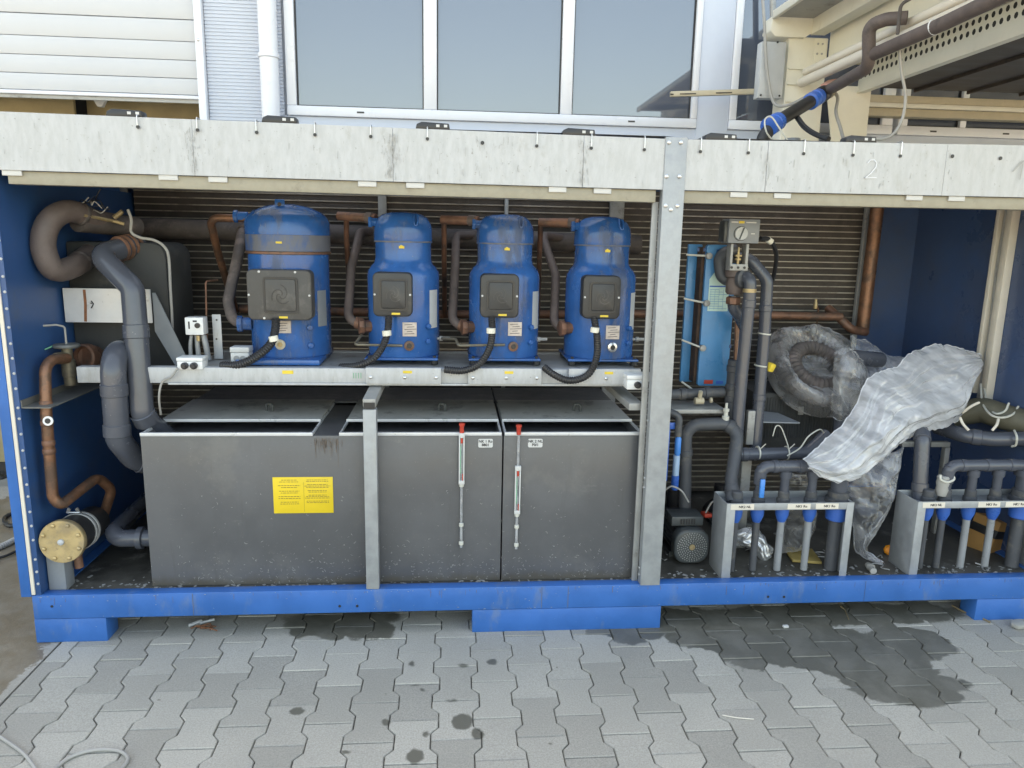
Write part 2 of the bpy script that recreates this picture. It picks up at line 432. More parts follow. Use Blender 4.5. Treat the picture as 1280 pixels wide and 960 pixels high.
class MB:
    def __init__(self):
        self.v, self.f = [], []
    def add(self, vs, fs):
        o = len(self.v)
        self.v += [tuple(v) for v in vs]
        self.f += [tuple(i+o for i in f) for f in fs]
        return self
    def box(self, x0, x1, y0, y1, z0, z1):
        vs = [(x, y, z) for z in (z0, z1) for y in (y0, y1) for x in (x0, x1)]
        return self.add(vs, [(0, 2, 3, 1), (4, 5, 7, 6), (0, 1, 5, 4), (2, 6, 7, 3), (0, 4, 6, 2), (1, 3, 7, 5)])
    def obox(self, c, s, rot=None):
        c = Vector(c)
        rm = Euler(rot).to_matrix() if rot is not None and not isinstance(rot, Matrix) else (rot or Matrix.Identity(3))
        vs = [c + rm @ Vector((x*s[0]/2, y*s[1]/2, z*s[2]/2)) for z in (-1, 1) for y in (-1, 1) for x in (-1, 1)]
        return self.add(vs, [(0, 2, 3, 1), (4, 5, 7, 6), (0, 1, 5, 4), (2, 6, 7, 3), (0, 4, 6, 2), (1, 3, 7, 5)])
    def bar(self, a, b, w, h, up=(0, 0, 1)):
        a, b = Vector(a), Vector(b)
        y = (b-a).normalized()
        x = y.cross(Vector(up)).normalized()
        z = x.cross(y)
        rm = Matrix((x, y, z)).transposed()
        return self.obox((a+b)/2, (w, (b-a).length, h), rm)
    def tube(self, pts, r, n=14, bend=0.0, cap=True, seg=6, radii=None):
        P = fillet(pts, bend, seg) if bend else [Vector(p) for p in pts]
        Q = [P[0]]
        for p in P[1:]:
            if (p-Q[-1]).length > 1e-5: Q.append(p)
        P = Q
        T = []
        for i in range(len(P)):
            t = (P[min(i+1, len(P)-1)]-P[max(i-1, 0)])
            T.append(t.normalized())
        u, w = basis(T[0])
        vs, fs = [], []
        for i, p in enumerate(P):
            if i:
                q = T[i-1].rotation_difference(T[i])
                u = q @ u
                u = (u - T[i]*u.dot(T[i])).normalized()
            w = T[i].cross(u)
            rr = radii[i] if radii else r
            for k in range(n):
                a = 2*PI*k/n
                vs.append(p+(u*math.cos(a)+w*math.sin(a))*rr)
        for i in range(len(P)-1):
            for k in range(n):
                fs.append((i*n+k, i*n+(k+1) % n, (i+1)*n+(k+1) % n, (i+1)*n+k))
        if cap:
            fs.append(tuple(range(n-1, -1, -1)))
            fs.append(tuple((len(P)-1)*n+k for k in range(n)))
        return self.add(vs, fs)
    def corrugated(self, pts, r, pitch=0.011, depth=0.2, n=12):
        P = [Vector(p) for p in pts]
        L = [0]
        for a, b in zip(P, P[1:]): L.append(L[-1]+(b-a).length)
        tot = L[-1]
        k = max(4, int(tot/pitch*4))
        out, rad, j = [], [], 0
        for i in range(k+1):
            s = tot*i/k
            while j < len(L)-2 and L[j+1] < s: j += 1
            f = (s-L[j])/max(1e-9, L[j+1]-L[j])
            out.append(P[j].lerp(P[j+1], f))
            rad.append(r*(1-depth*(0.5-0.5*math.cos(2*PI*i/4))))
        return self.tube(out, r, n, radii=rad)
    def lathe(self, prof, o=(0, 0, 0), ax=(0, 0, 1), n=32, cap=True):
        """prof = [(radius, height along axis)]"""
        o, ax = Vector(o), Vector(ax).normalized()
        u, w = basis(ax)
        vs, fs = [], []
        for r, h in prof:
            for k in range(n):
                a = 2*PI*k/n
                vs.append(o+ax*h+(u*math.cos(a)+w*math.sin(a))*max(r, 1e-4))
        for i in range(len(prof)-1):
            for k in range(n):
                fs.append((i*n+k, i*n+(k+1) % n, (i+1)*n+(k+1) % n, (i+1)*n+k))
        if cap:
            fs.append(tuple(range(n-1, -1, -1)))
            fs.append(tuple((len(prof)-1)*n+k for k in range(n)))
        return self.add(vs, fs)
    def cyl(self, a, b, r, n=16):
        return self.tube([a, b], r, n)
    def prism(self, poly, o, u, v, d):
        """extrude the polygon (in plane o,u,v) by vector d"""
        o, u, v, d = Vector(o), Vector(u), Vector(v), Vector(d)
        n = len(poly)
        a = [o+u*x+v*y for x, y in poly]
        vs = a+[p+d for p in a]
        fs = [tuple(range(n)), tuple(range(2*n-1, n-1, -1))]
        fs += [(i, i+n, (i+1) % n+n, (i+1) % n) for i in range(n)]
        return self.add(vs, fs)
    def ribbon(self, pts, w, y, d=0.0012):
        """a flat painted or written stroke lying on a vertical face at depth y (facing the viewer)"""
        for (ax, az), (bx, bz) in zip(pts, pts[1:]):
            self.bar((ax, y, az), (bx, y, bz), w, d, up=(0, 1, 0))
        return self
    def build(self, name, mat, parent=None, bevel=0, seg=2, smooth=40, kind=None, label=None):
        o0 = ORIG[parent] if parent is not None else Vector((0, 0, 0))
        me = bpy.data.meshes.new(name)
        me.from_pydata([(v[0]-o0.x, v[1]-o0.y, v[2]-o0.z) for v in self.v], [], self.f)
        bm = bmesh.new()
        bm.from_mesh(me)
        bmesh.ops.recalc_face_normals(bm, faces=bm.faces)
        if bevel:
            es = [e for e in bm.edges if len(e.link_faces) == 2 and e.calc_face_angle(0) > 0.9]
            bmesh.ops.bevel(bm, geom=es, offset=bevel, segments=seg, affect='EDGES', profile=0.5, clamp_overlap=True)
        bm.to_mesh(me)
        bm.free()
        if smooth:
            me.polygons.foreach_set('use_smooth', [True]*len(me.polygons))
            me.set_sharp_from_angle(angle=R(smooth))
        me.materials.append(M[mat] if isinstance(mat, str) else mat)
        o = bpy.data.objects.new(name, me)
        COL.objects.link(o)
        if parent is not None: o.parent = parent
        ORIG[o] = o0
        if kind: o['kind'] = kind
        if label: o['label'] = label
        return o

def thing(name, label, cat, loc=(0, 0, 0), group=None):
    o = bpy.data.objects.new(name, None)
    o.empty_display_size = 0.05
    COL.objects.link(o)
    o.location = loc
    ORIG[o] = Vector(loc)
    o['label'] = label
    o['category'] = cat
    if group: o['group'] = group
    return o

def tag(o, label, cat, group=None):
    o['label'] = label
    o['category'] = cat
    if group: o['group'] = group
    return o

def dup_tree(o, parent=None, offset=None):
    c = o.copy()
    COL.objects.link(c)
    if parent is not None: c.parent = parent
    ORIG[c] = ORIG[o] if offset is None else ORIG[o]+Vector(offset)
    if offset is not None and parent is None:
        c.location = Vector(o.location)+Vector(offset)
    for ch in [x for x in KIDS(o)]:
        dup_tree(ch, c, offset)
    return c

def KIDS(o):
    return [x for x in COL.objects if x.parent == o]

def lettering(txt, size, loc, parent, mat='ink', name='lettering', bold=0.0, rot=(PI/2, 0, 0), align='CENTER', sx=1.0):
    cu = bpy.data.curves.new('lettering_curve', 'FONT')
    cu.body = txt
    cu.size = size
    cu.align_x = align
    cu.align_y = 'CENTER'
    cu.extrude = 0.0004
    cu.offset = bold
    cu.space_line = 0.95
    cu.resolution_u = 2
    ob = bpy.data.objects.new('lettering_tmp', cu)
    COL.objects.link(ob)
    dg = bpy.context.evaluated_depsgraph_get()
    me = bpy.data.meshes.new_from_object(ob.evaluated_get(dg))
    bpy.data.objects.remove(ob)
    bpy.data.curves.remove(cu)
    o0 = ORIG[parent]
    mt = Matrix.Translation(Vector(loc)-o0) @ Euler(rot).to_matrix().to_4x4() @ Matrix.Diagonal((sx, 1, 1, 1))
    me.transform(mt)
    me.materials.clear()
    me.materials.append(M[mat])
    o = bpy.data.objects.new(name, me)
    COL.objects.link(o)
    o.parent = parent
    ORIG[o] = o0
    return o

def rrect(w, h, r, n=4):
    """rounded rectangle outline centred on 0,0"""
    out = []
    for cx, cy, a0 in ((w/2-r, h/2-r, 0), (-w/2+r, h/2-r, 90), (-w/2+r, -h/2+r, 180), (w/2-r, -h/2+r, 270)):
        for k in range(n+1):
            a = R(a0+90*k/n)
            out.append((cx+r*math.cos(a), cy+r*math.sin(a)))
    return out
XV, YV, ZV = Vector((1, 0, 0)), Vector((0, 1, 0)), Vector((0, 0, 1))

# ================================================================== GROUND
def gell(g, rx, ry): return (g[0], g[1], rx, ry)
WET = [gell((0.760,0.011,0.000), 0.170, 0.134),
 gell((0.983,0.061,0.000), 0.248, 0.134),
 gell((1.135,-0.057,0.000), 0.294, 0.179),
 gell((1.417,-0.156,0.000), 0.356, 0.202),
 gell((1.634,-0.283,0.000), 0.279, 0.168),
 gell((1.672,-0.482,0.000), 0.180, 0.101),
 gell((1.839,-0.451,0.000), 0.105, 0.050),
 gell((1.677,0.079,0.000), 0.620, 0.112),
 gell((1.883,-0.178,0.000), 0.186, 0.134),
 gell((1.571,-0.418,0.000), 0.139, 0.112),
 gell((-0.599,0.084,0.000), 0.087, 0.090),
 gell((-0.483,0.079,0.000), 0.139, 0.101),
 gell((-0.334,0.047,0.000), 0.112, 0.101),
 gell((-0.426,0.143,0.000), 0.248, 0.078)]   # seepage from under the chiller
SMALL = [gell((-0.528,-0.486,0.000), .026, .020), gell((-0.114,-0.730,0.000), .026, .034), gell((0.037,-0.570,0.000), .036, .042), gell((0.086,-0.634,0.000), .022, .028), gell((-0.221,-0.561,0.000), .016, .016),
 gell((0.044,-0.239,0.000), .018, .010), gell((0.155,-0.218,0.000), .019, .021), gell((-0.151,-0.219,0.000), .010, .018), gell((-0.108,-0.384,0.000), .009, .009), gell((0.004,-0.450,0.000), .018, .008),
 gell((-0.084,-0.629,0.000), .010, .012), gell((-0.132,-0.354,0.000), .012, .006), gell((0.320,-0.697,0.000), .006, .006), gell((-0.333,-0.700,0.000), .014, .010)]
M['paver'] = ground_mat('concrete_paver', (0.375, 0.358, 0.316), 0.36, WET, SMALL, wetcol=(0.125, 0.119, 0.096))
SLABWET = [(-2.05, -0.05, 0.42, 0.62), (-2.3, 0.9, 0.6, 0.9), (-1.72, -0.35, 0.14, 0.24)]
M['slab'] = ground_mat('old_concrete', (0.42, 0.395, 0.345), 0.5, SLABWET, grain=120, big=3.0, wetcol=(0.16, 0.125, 0.085))
M['bed'] = pbr('joint_sand', (0.12, 0.112, 0.095), 0.9, var=0.3, vscale=30)
M['soil'] = pbr('yard_concrete', (0.30, 0.29, 0.26), 0.9, var=0.15, vscale=1.5)

def sheet(name, x0, x1, y0, y1, z, mat, parent=None):
    b = MB()
    b.add([(x0, y0, z), (x1, y0, z), (x1, y1, z), (x0, y1, z)], [(0, 1, 2, 3)])
    o = b.build(name, mat, parent, smooth=0)
    o['kind'] = 'structure'
    return o
sheet('ground', -300, 300, -300, 300, -0.05, 'soil')
b = MB(); b.box(-6.0, -1.551, -4.0, 1.9, -0.046, -0.004)
b.build('concrete_path', 'slab', smooth=0, kind='structure')
pav = sheet('pavement', -1.548, 5.0, -3.6, 1.95, -0.011, 'bed')

PX, PY, AMP, GAP = 0.141, 0.208, 0.0125, 0.0017
def paver_outline(left_edge=None):
    w, n = PX/2+AMP-GAP, PX/2-AMP-GAP
    e, a, c = PY/2-GAP, 0.0665, 0.0375
    right = [(w, -e), (w, -a), (n, -c), (n, c), (w, a), (w, e)]
    left = [(-x, y) for x, y in reversed(right)] if left_edge is None else [(left_edge, e), (left_edge, -e)]
    return right+left
def paver_verts(b, outline, cx, cy, z=0.0):
    k = len(outline)
    ins = []
    for i in range(k):
        p, q, s = Vector(outline[i-1]), Vector(outline[i]), Vector(outline[(i+1) % k])
        d1, d2 = (q-p).normalized(), (s-q).normalized()
        nrm = Vector((-(d1.y+d2.y), d1.x+d2.x))
        nrm = nrm.normalized()/max(0.5, math.cos(d1.angle(d2)/2))
        ins.append(q+nrm*0.0026)
    vs = [(cx+x, cy+y, z-0.03) for x, y in outline]+[(cx+x, cy+y, z-0.0035) for x, y in outline]+[(cx+p.x, cy+p.y, z) for p in ins]
    fs = [tuple(range(2*k, 3*k))]
    for r0 in (0, k):
        fs += [(r0+i, r0+(i+1) % k, r0+k+(i+1) % k, r0+k+i) for i in range(k)]
    b.add(vs, fs)
def worn(outline, seed):
    r_ = random.Random(seed)
    out = []
    for k, p in enumerate(outline):
        q = outline[(k+1) % len(outline)]
        out.append((p[0]+r_.uniform(-.0006, .0006), p[1]+r_.uniform(-.0006, .0006)))
        if (Vector(q)-Vector(p)).length > 0.05:
            for f in (0.3, 0.68):
                f += r_.uniform(-.08, .08)
                out.append((p[0]+(q[0]-p[0])*f+r_.uniform(-.0009, .0009), p[1]+(q[1]-p[1])*f+r_.uniform(-.0009, .0009)))
    return out
pvs = []
for s_ in range(5):
    b = MB(); paver_verts(b, worn(paver_outline(), s_), 0, 0)
    pvs.append(b.build('paver', 'paver', pav, smooth=30))
b = MB(); paver_verts(b, paver_outline(left_edge=-0.005), 0, 0)
pv_edge = b.build('paver', 'paver', pav, smooth=30)
rest = MB()
first = {}
for i in range(-11, 36):
    cx = 0.015 + PX*i
    edge = (i == -11)
    for j in range(-17, 10):
        cy = -0.035 + PY*(j+0.5) + (PY/2 if i % 2 else 0)
        near = i <= 17 and -1.12 < cy < 0.42
        if near:
            src = pv_edge if edge else rnd.choice(pvs)
            if src not in first:
                o = src; first[src] = 1
            else:
                o = src.copy(); COL.objects.link(o)
            o.location = (cx, cy, rnd.uniform(-0.0016, 0.0008))
            o.rotation_euler = (rnd.gauss(0, 0.0035), rnd.gauss(0, 0.004), rnd.gauss(0, 0.003))
        elif cy > -3.5 and cy < 1.9:
            paver_verts(rest, paver_outline(-0.005 if edge else None), cx, cy, rnd.uniform(-0.0015, 0.0008))
rest.build('paver', 'paver', pav, smooth=30, kind='stuff')

# ================================================================== BUILDING BEHIND
YF = 2.0
bld = thing('industrial_building', 'white industrial building with large windows and a half raised sectional door behind the chiller', 'building', (0, YF, 0))
XD = -1.525           # right jamb of the door
b = MB()
b.box(XD+0.002, 14, YF+0.07, 9, 0, 8.4)
b.box(-14, -6.0, YF+0.07, 9, 0, 8.4)
b.box(-6.0, XD+0.002, YF+0.07, 9, 4.3, 8.4)
b.box(-6.0, XD+0.002, 5.0, 9, 0, 4.3)
b.build('wall', 'wall', bld, smooth=0)
b = MB(); b.box(-5.9, XD-0.02, 3.6, 3.7, 0, 4.25); b.box(-5.9, XD-0.02, 2.2, 3.6, -0.02, 0.004)
b.build('dark_hall', 'dark', bld, smooth=0)
# sectional door: slats, hung above a gap
zs = [2.419, 2.513, 2.616, 2.721, 2.842]
zz = zs[-1]
while zz < 4.25:
    zz += 0.122; zs.append(zz)

b = MB(); b.box(-5.95, XD-0.012, YF+0.075, YF+0.095, zs[0], 4.28)
dr = b.build('sectional_door', 'galv_dull', bld, smooth=0)
for a, c in zip(zs, zs[1:]):
    g = 0.0024 if abs(a-zs[4]) > 0.001 else 0.006
    s_ = MB(); s_.box(-5.95, XD-0.012, YF+0.045, YF+0.074, a+g/2, c-g/2)
    s_.build('door_slat', 'door', dr, bevel=0.004, seg=2)
b = MB(); b.box(-5.95, XD-0.012, YF+0.040, YF+0.078, 2.395, zs[0]-0.003)
b.build('bottom_seal', 'frame', dr, bevel=0.003)
b = MB(); b.box(-5.95, XD-0.012, YF+0.055, YF+0.072, 2.374, 2.394)
b.build('shadow_gap_strip', 'galv_dull', dr)  # grey strip standing in for the shadow gap below the door
# boards standing inside the hall, seen below the raised door
def hall(name, label, px0, px1, y0, Y, mat):
    b = MB(); b.box(px0, px1, Y, Y+0.03, 0.005, y0)
    o = b.build(name, mat, bevel=0.004)
    return o
tag(hall('beige_board', '', -3.660, -2.439, 2.433, 2.4, 'beige'), 'wide beige board standing inside the hall under the raised door, further left', 'board')
tag(hall('beige_board', '', -2.428, -1.633, 2.462, 2.55, 'beige'), 'beige board inside the hall, beside the white door jamb', 'board')
b = MB(); b.prism([(-0.04, 0), (0.04, 0), (0.015, -0.045), (-0.015, -0.045)], (-2.269,2.380,2.432), XV, ZV, (0, 0.03, 0))
b.box(-2.279, -2.259, 2.39, 2.41, 2.427, 2.62)
tag(b.build('hanging_lamp', 'white'), 'small pale lamp cone hanging in the hall just under the raised door', 'lamp')
# jamb, ribbed cladding, downpipe
b = MB(); b.box(XD, -1.480, YF-0.012, YF+0.07, 0, 4.5)
j = b.build('door_jamb', 'frame', bld, bevel=0.004)
b = MB()
for z in (2.72, 3.1): b.lathe([(0.007, 0), (0.009, 0.004), (0.003, 0.008)], (XD+0.02, YF-0.012, z), (0, -1, 0), 8)
b.build('screw', 'steel', j)
x0, x1 = -1.477, -1.030
b = MB()
z, dz = 0.0, 0.02
prof = []
while z < 4.5:
    prof += [(YF+0.030, z), (YF+0.030, z+dz*0.55), (YF+0.036, z+dz*0.68), (YF+0.036, z+dz*0.9)]
    z += dz
vs = [(x, y, zz_) for y, zz_ in prof for x in (x0, x1)]
b.add(vs, [(2*i, 2*i+1, 2*i+3, 2*i+2) for i in range(len(prof)-1)])
b.build('ribbed_cladding', 'wall', bld, smooth=0)
pip = thing('downpipe', 'white round downpipe running down the facade beside the big window', 'downpipe', (-1.088, 1.93, 0))
b = MB(); b.cyl((ORIG[pip].x, 1.93, 0.0), (ORIG[pip].x, 1.93, 4.6), 0.0537, 28); b.build('pipe', 'frame', pip)
for z in (3.45, 2.62):
    b = MB(); b.lathe([(0.0552, 0), (0.0604, 0.003), (0.0604, 0.025), (0.0552, 0.028)], (ORIG[pip].x, 1.93, z), n=28); b.build('pipe_clip', 'frame', pip)

def window(xs, zb, zr, zt, yg=0.03):
    """one window: xs = [outer left, (pane left, pane right)..., outer right]"""
    root = None
    b = MB()
    b.box(xs[0], xs[-1], YF-0.008, YF+0.068, zr, zb)
    b.box(xs[0], xs[-1], YF-0.008, YF+0.068, zt, zt+0.08)
    edges = xs[0:1]+[x for p in xs[1:-1] for x in p]+xs[-1:]
    for i in range(0, len(edges), 2):
        b.box(edges[i], edges[i+1], YF-0.006, YF+0.066, zb+0.0005, zt-0.0005)
    f = b.build('window', 'frame', bld, bevel=0.005)
    for a, c in xs[1:-1]:
        g = MB(); g.box(a-0.008, c+0.008, YF+yg, YF+yg+0.012, zb-0.01, zt+0.01)
        g.build('pane', 'glass', f, smooth=0)
        s_ = MB()
        for (u0, u1, w0, w1) in ((a, a+0.008, zb, zt), (c-0.008, c, zb, zt)):
            s_.box(u0+0.0003, u1-0.0003, YF+yg-0.012, YF+yg-0.001, w0+0.009, w1)
        s_.box(a+0.0003, c-0.0003, YF+yg-0.012, YF+yg-0.001, zb, zb+0.008)
        s_.build('gasket', 'rubber', f, smooth=0)
    s_ = MB()
    for a, c in (xs[1], xs[-2]):
        x = (a+c)/2
        s_.box(x-0.022, x+0.022, YF-0.0095, YF-0.006, (zb+zr)/2-0.006, (zb+zr)/2+0.004)
    s_.build('drain_slot', 'black', f)
    return f
zb, zr = 2.373, 2.316
window([-1.007, (-0.951, -0.184), (-0.104, 0.663), (0.735, 1.497), 1.536], zb, zr, 4.0)
window([1.746, (1.793, 2.762), 2.837], zb, zr, 4.0)
window([2.872, (2.937, 3.295), (3.338, 3.9), 4.0], zb, zr, 4.0)
b = MB(); b.box(1.538, 1.744, YF+0.004, YF+0.0695, 0, 4.6)
b.build('cladding_strip', 'wall', bld, bevel=0.003)
b = MB(); b.box(-1.027, 4.2, YF+0.012, YF+0.0692, zr-0.16, zr-0.0015)
b.build('sill_panel', 'wall', bld, bevel=0.003)
b = MB(); b.box(-1.027, 4.2, YF-0.02, YF+0.0685, zr-0.185, zr-0.162)
b.build('window_sill', 'frame', bld, bevel=0.003)

# grey electrical box on a rail, with its conduit
eb = thing('electrical_box', 'light grey flat electrical box fixed on a cream rail in front of the facade', 'electrical box', (1.889,1.750,2.455))
b = MB(); b.obox(((1.810+1.958)/2, 1.75, (2.774+2.459)/2), (1.958-1.810, 0.07, 2.774-2.459))
b.build('box', 'grey_box_light', eb, bevel=0.003)
b = MB(); 
for px, py in ((950,58),(950,119),(974,119),(966,57)): b.lathe([(0.006, 0), (0.006, 0.004)], (lambda p: (p[0], 1.7145, p[2]))(((1.874+(px-960)*0.0048), 0, 2.613-(py-90)*0.0048)), (0, -1, 0), 8)
b.build('screw', 'black', eb)
b = MB(); b.bar((1.301,1.800,2.476), (1.835,1.800,2.510), 0.03, 0.0299); b.build('rail', 'cream_d', eb, bevel=0.002)
b = MB(); b.bar((1.355,1.783,2.477), (1.453,1.783,2.482), 0.002, 0.006); b.bar((1.576,1.783,2.490), (1.675,1.783,2.496), 0.002, 0.006); b.bar((1.296,1.783,2.473), (1.316,1.783,2.473), 0.002, 0.008); b.build('slot', 'dark', eb)
b = MB(); b.tube(spline([(1.774,1.720,3.105), (1.802,1.700,2.907), (1.832,1.680,2.641), (1.869,1.660,2.461), (1.895,1.620,2.401), (1.950,1.550,2.400), (2.026,1.500,2.446)]), 0.009, 8)
tag(b.build('conduit', 'cable'), 'pale grey cable hanging from above across the grey electrical box', 'cable')
b = MB(); b.cyl((1.922,1.900,3.147), (1.952,1.900,2.818), 0.018, 12)
tag(b.build('conduit_pipe', 'galv_dull'), 'dark grey conduit pipe dropping to the top of the electrical box', 'conduit')

# ================================================================== CANOPY AT RIGHT
can = thing('canopy', 'cream steel canopy with dark underside reaching out over the chiller at upper right', 'canopy', (2.42, 1.75, 0))
XC0, XC1 = 1.987, 2.231
YC = 1.75
b = MB(); b.box(XC0, XC1, YC, YC+0.16, 0, 2.816)
col = b.build('column', 'cream', can, bevel=0.006)
b = MB()
for i in range(4):
    for dx in (0.0, 0.028): b.lathe([(0.006, 0), (0.006, 0.004), (0.002, 0.006)], (XC1-0.065+dx, YC-0.004, 2.800-0.02-0.055*i), (0, -1, 0), 8)
b.build('bolt', 'galv_dull', col)
b = MB(); b.box(XC1-0.085, XC1-0.012, YC-0.004, YC-0.0005, 2.658, 2.809); b.build('fishplate', 'cream', col)
b = MB()
for y in (88, 106, 126): b.box(XC0+0.01, XC1-0.09, YC-0.012, YC-0.0005, 2.548+(106-y)*0.0049-0.004, 2.548+(106-y)*0.0049+0.004)
b.build('stiffener', 'cream', col, bevel=0.002)
# gutter end box and gutter edge running out over the yard
zg0, zg1 = 2.805, 2.907
xg0 = 1.869
b = MB(); b.prism([(0.0, 0.115), (0.27, 0.115), (0.27, 0.045), (0.20, 0.0), (0.02, 0.0), (-0.012, 0.03)], (xg0, 1.72, zg0), XV, ZV, (0, 0.12, 0))
b.build('gutter_end', 'cream', can, bevel=0.004)
b = MB(); b.box(xg0-0.012, xg0+0.012, -0.9, 1.715, zg1-0.01, zg1+0.035); b.build('gutter_edge', 'cream', can, bevel=0.004)
b = MB(); b.box(xg0+0.0125, xg0+0.24, -0.9, 1.716, zg1+0.004, zg1+0.014); b.build('soffit_sheet', 'galv_dull', can)
b = MB(); b.box(xg0+0.241, xg0+0.33, -0.9, 1.74, zg0+0.02, zg0+0.22); b.build('upper_beam', 'cream', can, bevel=0.004)
# long channel beam towards the viewer with its dark roof beyond
XB = 2.44
XW = XC1+0.004
ZB = 2.515
b = MB()
b.box(XW, XW+0.012, -0.9, 1.742, ZB+0.145, ZB+0.62)
b.build('beam_web', 'cream', can)
b = MB()
for i in range(9): b.lathe([(0.010, 0), (0.010, 0.005), (0.003, 0.009)], (XW-0.0005, 1.55-0.28*i, ZB+0.44), (-1, 0, 0), 8)
b.build('bolt', 'galv_dull', can)
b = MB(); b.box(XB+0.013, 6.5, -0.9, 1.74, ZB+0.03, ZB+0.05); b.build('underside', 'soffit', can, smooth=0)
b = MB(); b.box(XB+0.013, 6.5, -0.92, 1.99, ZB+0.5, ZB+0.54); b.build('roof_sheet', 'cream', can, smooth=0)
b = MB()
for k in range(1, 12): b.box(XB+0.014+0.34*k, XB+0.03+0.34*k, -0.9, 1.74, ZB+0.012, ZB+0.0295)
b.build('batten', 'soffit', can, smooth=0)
# back rails across the facade under the canopy
zr1 = 2.538
for k, (a, c, y, m_) in enumerate(((0.0, -0.045, 1.90, 'cream_d'), (-0.048, -0.075, 1.885, 'cream'), (-0.078, -0.125, 1.90, 'cream_d'))):
    b = MB(); b.box(2.461, 6.5, y, 1.985, zr1+c, zr1+a); b.build('back_rail', m_, can, bevel=0.003)
b = MB()
for p in ((3.334,1.899,2.471), (3.387,1.899,2.472), (3.550,1.899,2.473), (3.604,1.899,2.474)): b.lathe([(0.009, 0), (0.009, 0.002)], p, (0, -1, 0), 10)
b.build('rail_hole', 'black', can)
b = MB(); b.box(2.445, 2.560, 1.83, 1.96, 1.4, 2.426); b.build('bracket_post', 'cream_d', can, bevel=0.004)
b = MB(); b.prism([(0, 0), (0.28, 0), (0.28, -0.6), (0.10, -0.6), (0.05, -0.25)], (XC1+0.002, YC-0.03, ZB+0.03), XV, ZV, (0, 0.012, 0)); b.build('gusset', 'cream', can)

# perforated cable tray under the beam
tr = thing('cable_tray', 'cream perforated cable tray running under the canopy beam at upper right', 'cable tray', (XB, 1.6, ZB))
b = MB()
XT = XB-0.004
b.box(XT-0.0015, XT+0.0015, -0.9, 1.735, ZB, ZB+0.062)
cell = 0.044
ny = int(2.63/cell)
for row in range(2):
    for i in range(ny):
        yc = 1.735-cell*(i+0.5)
        zc = ZB+0.062+cell*(row+0.5)
        hs = cell/2
        rr = 0.0125
        dy = hs*0.5 if row else -hs*0.5
        sq = [(-hs, -hs), (0, -hs), (hs, -hs), (hs, 0), (hs, hs), (0, hs), (-hs, hs), (-hs, 0)]
        oc = [(rr*math.cos(R(225+45*k))*1.0+dy*0.6, rr*1.15*math.sin(R(225+45*k))) for k in range(8)]
        vs = [(XT, yc+y, zc+z) for y, z in sq]+[(XT, yc+y, zc+z) for y, z in oc]
        b.add(vs, [(k, (k+1) % 8, 8+(k+1) % 8, 8+k) for k in range(8)])
b.build('perforated_side', 'cream', tr, smooth=0)
b = MB(); b.box(XT+0.0025, XT+0.003, -0.9, 1.735, ZB+0.064, ZB+0.149); b.build('tray_back', 'dark', tr, smooth=0)
b = MB()
for i in range(58): b.box(XT-0.17, XT-0.003, 1.72-0.045*i-0.016, 1.72-0.045*i, ZB+0.151, ZB+0.160)
b.build('rung', 'cream_d', tr, smooth=0)
b = MB(); b.box(XT-0.012, XT+0.030, -0.9, 1.735, ZB-0.010, ZB-0.001); b.build('bottom_lip', 'cream', tr)
# pipes along the tray
zp = ZB+0.20
def along(name, x, z, r, m_, lab, cat, y1=1.70, y0=-0.95):
    b = MB(); b.cyl((x, y1, z), (x, y0, z), r, 18)
    return tag(b.build(name, m_), lab, cat)
up, lo = (2.084,1.364,2.610), (2.065,1.377,2.550)
along('white_pipe', up[0], up[2], 0.022, 'trunk', 'upper of two white pipes along the canopy beam', 'pipe')
along('white_pipe', lo[0], lo[2], 0.028, 'trunk', 'lower of two white pipes along the canopy beam', 'pipe')
b = MB()
b.tube([(2.094,1.440,2.454), (1.975,0.800,2.440), (1.931,0.760,2.612), (1.979,0.700,2.625), (2.048,0.650,2.621)], 0.030, 18, bend=0.075)
br = thing('insulated_pipe', 'dark brown insulated pipe with a swan neck bend beside the cable tray', 'pipe', (2.074,1.000,2.577))
b.build('swan_neck', 'foam_dusty', br)
b = MB(); b.tube([(1.975,0.790,2.491), (1.999,0.300,2.502), (2.037,-0.150,2.532)], 0.0295, 18); b.build('straight_run', 'foam_dusty', br)
b = MB(); b.tube([(1.982,0.600,2.535), (1.981,0.600,2.661), (2.034,0.550,2.691)], 0.008, 8, bend=0.03)
tag(b.build('thin_pipe', 'foam'), 'thin dark pipe rising beside the swan neck of the insulated pipe', 'pipe')
b = MB(); b.lathe([(0.030, -0.003), (0.033, -0.003), (0.033, 0.003), (0.030, 0.003)], (1.998,0.360,2.503), (0.25, -1.2, 0.15), 20)
tag(b.build('pipe_clamp', 'white'), 'white tie round the dark insulated pipe near the picture top', 'cable tie')
# black water pipe with blue couplings dropping to the chiller roof
wp = thing('water_pipe', 'black plastic water pipe with blue couplings sloping down onto the chiller roof', 'pipe', (1.617,1.050,2.187))
pa, pb = Vector((1.617,1.050,2.195)), Vector((2.113,1.450,2.461))
ax = (pb-pa)
b = MB(); b.cyl(pa, pa+ax*0.86, 0.034, 20); b.build('pipe', 'rubber', wp)
b = MB(); b.tube([pa+ax*0.14+Vector((-0.008, -0.034, 0.008)), pa+ax*0.8+Vector((-0.008, -0.034, 0.008))], 0.004, 6); b.build('blue_stripe', 'paleblue', wp)
def coupling(p, axis, mat, s=1.0):
    b = MB(); b.lathe([(0.036*s, -0.055), (0.048*s, -0.05), (0.048*s, -0.012), (0.042*s, -0.008), (0.042*s, 0.008), (0.047*s, 0.012), (0.046*s, 0.05), (0.036*s, 0.055)], p, axis, 20)
    return b.build('coupling', mat, wp)
coupling(pa+ax*0.06, ax, 'blue_fit'); coupling(pa+ax*0.74, ax, 'blue_fit', 0.95)
